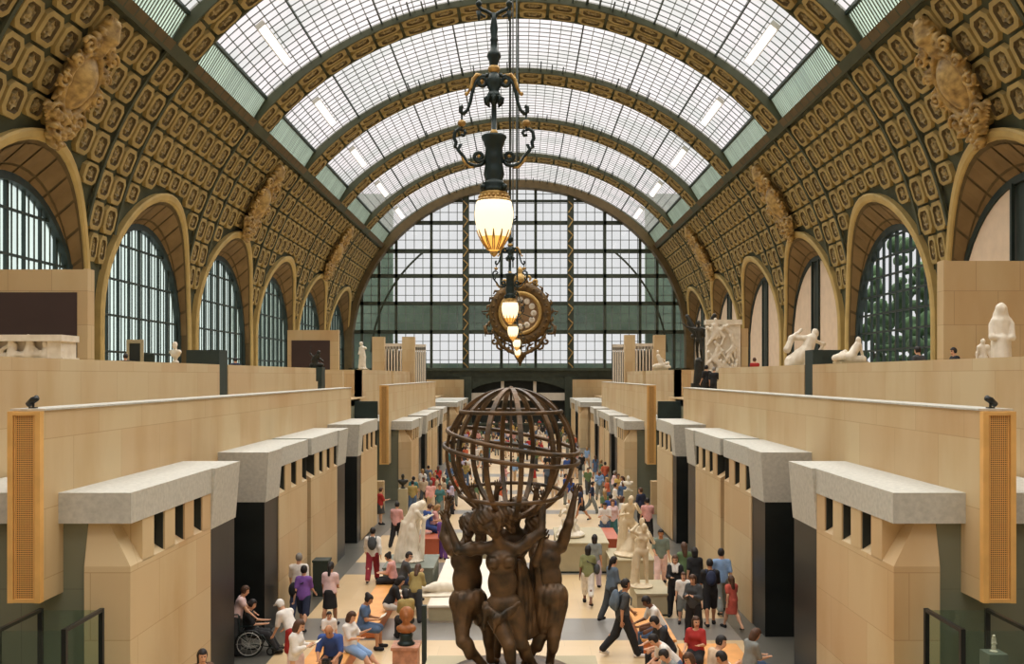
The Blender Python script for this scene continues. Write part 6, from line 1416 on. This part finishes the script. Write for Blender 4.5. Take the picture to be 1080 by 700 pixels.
# --- behind the statues, left
o, J = pp('woman in red top and dark skirt by the left gallery wall', 401, 553, R(-60), stand(1), top='red', bottom='darkgrey', kind='skirt', hair='brown', fem=True, h=1.64, vox=.028)
o, J = pp('person in black trousers half hidden behind the draped statue', 418, 577, R(-20), walk(2), top='pink', bottom='black', hair='dark', h=1.68, vox=.028)
o, J = pz('person in blue seated on the red brown block at left', 449, 34.6, R(-60), dict(sit(0), hip=.8, legR=(70, 60, 5), legL=(70, 60, 5)), top='blue', bottom='blue', hair='brown', h=1.7, vox=.028)
o.location.z = .38
o, J = pz('person in pink reading on the red brown block at left', 457, 34.9, R(-80), dict(sit(0), hip=.8, legR=(70, 60, 5), legL=(70, 60, 5)), top='pink', bottom='navy', hair='fair', fem=True, hairstyle='bob', h=1.64, vox=.028)
o.location.z = .38
o, J = pz('person in purple standing beside the red brown block at left', 467, 33.6, R(-30), stand(1), top='purple', bottom='purple', hair='dark', h=1.5, vox=.028)
o, J = pz('person in blue shirt behind the red brown block at right', 638, 36.6, R(170), stand(2), top='white', bottom='denim', hair='dark', h=1.62, vox=.028)
o, J = pz('woman with teal bag behind the red brown block at right', 646, 37.2, R(185), stand(1), top='palepink', bottom='teal', hair='brown', hairstyle='bob', fem=True, h=1.66, vox=.028)
# --- the crowd farther down the aisle: a few built figures, copied with their own clothes
protos = []
for i in range(12):
    fem = i % 2 == 1; ps = walk(i % 3) if i % 3 != 2 else stand(i % 4)
    kd = ['trousers', 'skirt', 'trousers', 'shorts', 'shorts', 'trousers'][i % 6]
    o, J = person('visitor', (0, 0, 0), 0, ps, top='white', bottom='black', hair=['dark', 'brown', 'grey', 'fair'][i % 4], hairstyle=['short', 'long', 'short', 'bob', 'short', 'tail'][i % 6], fem=fem, h=1.62 + .02 * (i % 6), vox=.034, kind=kd, fingers=False, skin=['light', 'tan', 'brown', 'light'][i % 4], sleeve=[.45, .3, .9, .4][i % 4])
    protos.append((o, kd, i))
tops = ['white', 'lightblue', 'black', 'red', 'navy', 'palepink', 'grey', 'khaki', 'lilac', 'orange', 'green', 'pink', 'bluegrey', 'denim', 'beige', 'teal', 'blue', 'yellow']
bots = ['black', 'denim', 'grey', 'white', 'navy', 'beige', 'darkgrey']
CN = {'lightblue': 'light blue', 'palepink': 'pale pink', 'bluegrey': 'blue-grey', 'darkgrey': 'dark grey'}
HN = ['dark', 'brown', 'grey', 'fair']
spots = []; q = np.random.default_rng(21)
# places read from the photograph first: (x, y of the feet)
for px, py in ((624, 541), (613, 549), (632, 527), (641, 536), (648, 546), (652, 533), (657, 540), (665, 544), (638, 556), (644, 564), (655, 566), (661, 527), (634, 513), (620, 521), (628, 505), (612, 511), (619, 494), (633, 494), (640, 515), (670, 537), (447, 533), (454, 528), (461, 534), (469, 536), (475, 530), (441, 526), (452, 518), (462, 519), (474, 518), (482, 512), (430, 536), (437, 545), (464, 549)):
    d = dfeet(py); spots.append((max(-5.6, min(5.6, at(px, d))), d))
ped = [(at(662.5, 47), 47), (at(425, 47), 47)]; keep = []
for c_ in spots:
    if all((c_[0] - a) ** 2 + (c_[1] - b_) ** 2 > .3 for a, b_ in keep) and all((c_[0] - a) ** 2 + (c_[1] - b_) ** 2 > .6 for a, b_ in ped): keep.append(c_)
spots = keep; t_ = 0
while len(spots) < 135 and t_ < 4000:
    t_ += 1; d = 47 + 66 * q.random(); x = q.uniform(-5.4, 5.4)
    if all((x - a) ** 2 + (d - b_) ** 2 > .55 for a, b_ in spots + ped): spots.append((x, d))
for i in range(8): spots.append((-5.0 + 1.4 * i + .3 * (i % 3), 119.0 + (i % 3) * .8))
used = set(); first = set(); plc = []
for n_, (x, d) in enumerate(spots):
    src, kd, pi = protos[n_ % 12]
    while True:
        tc_, bc = tops[int(q.integers(len(tops)))], bots[int(q.integers(len(bots)))]
        if (tc_, bc, kd, pi % 4) not in used: used.add((tc_, bc, kd, pi % 4)); break
    if pi not in first: o = src; first.add(pi)
    else: o = copy_tree(src)
    plc.append(o)
    o.location = (x, d, zfloor(d)); o.rotation_euler = (0, 0, [0, R(180), 0, R(160), R(20), R(-90), R(185), R(90)][int(q.integers(8))] + q.normal(0, .2))
    for c in o.children:
        nm = c.name.split('.')[0]
        if nm in ('top', kd):
            c.material_slots[0].link = 'OBJECT'; c.material_slots[0].material = cmat(tc_ if nm == 'top' else bc)
    tag(o, '%s-haired visitor in %s top and %s %s %s' % (HN[pi % 4], CN.get(tc_, tc_), CN.get(bc, bc), kd, 'beyond the statues' if d < 56 else 'far down the aisle'), 'person', 'visitors farther down the aisle')
# heads above the upper parapets and on the right stairs
for px, py_top, d, tc_, hr, rz, lb in ((745.5, 386, 48.0, 'black', 'dark', R(20), 'visitor in black on the right terrace below the winged bronze'), (753, 388, 47.4, 'black', 'grey', R(-30), 'second dark-dressed visitor below the winged bronze'), (796, 378, 42, 'red', 'brown', R(10), 'visitor with brown hair behind the right parapet'), (969, 367, 24.5, 'darkgrey', 'dark', R(30), 'dark head above the right parapet before the clear window'), (1007, 368, 26.8, 'black', 'dark', R(90), 'dark-haired visitor behind the right parapet beside the stone partition'), (132, 374, 30.0, 'black', 'dark', R(0), 'dark head above the left parapet before the arched window'), (248, 378, 37.0, 'navy', 'dark', R(-20), 'dark head above the left parapet right of the metal fin')):
    zb_ = zat(py_top, d) - 1.68
    zb_ = 5.2 if d > 46 else TZ
    hh_ = zat(py_top, d) - zb_
    person(lb, (at(px, d), d, zb_), rz, stand(1), top=tc_, bottom='black', hair=hr, h=min(1.85, max(1.0, hh_)), vox=.03)
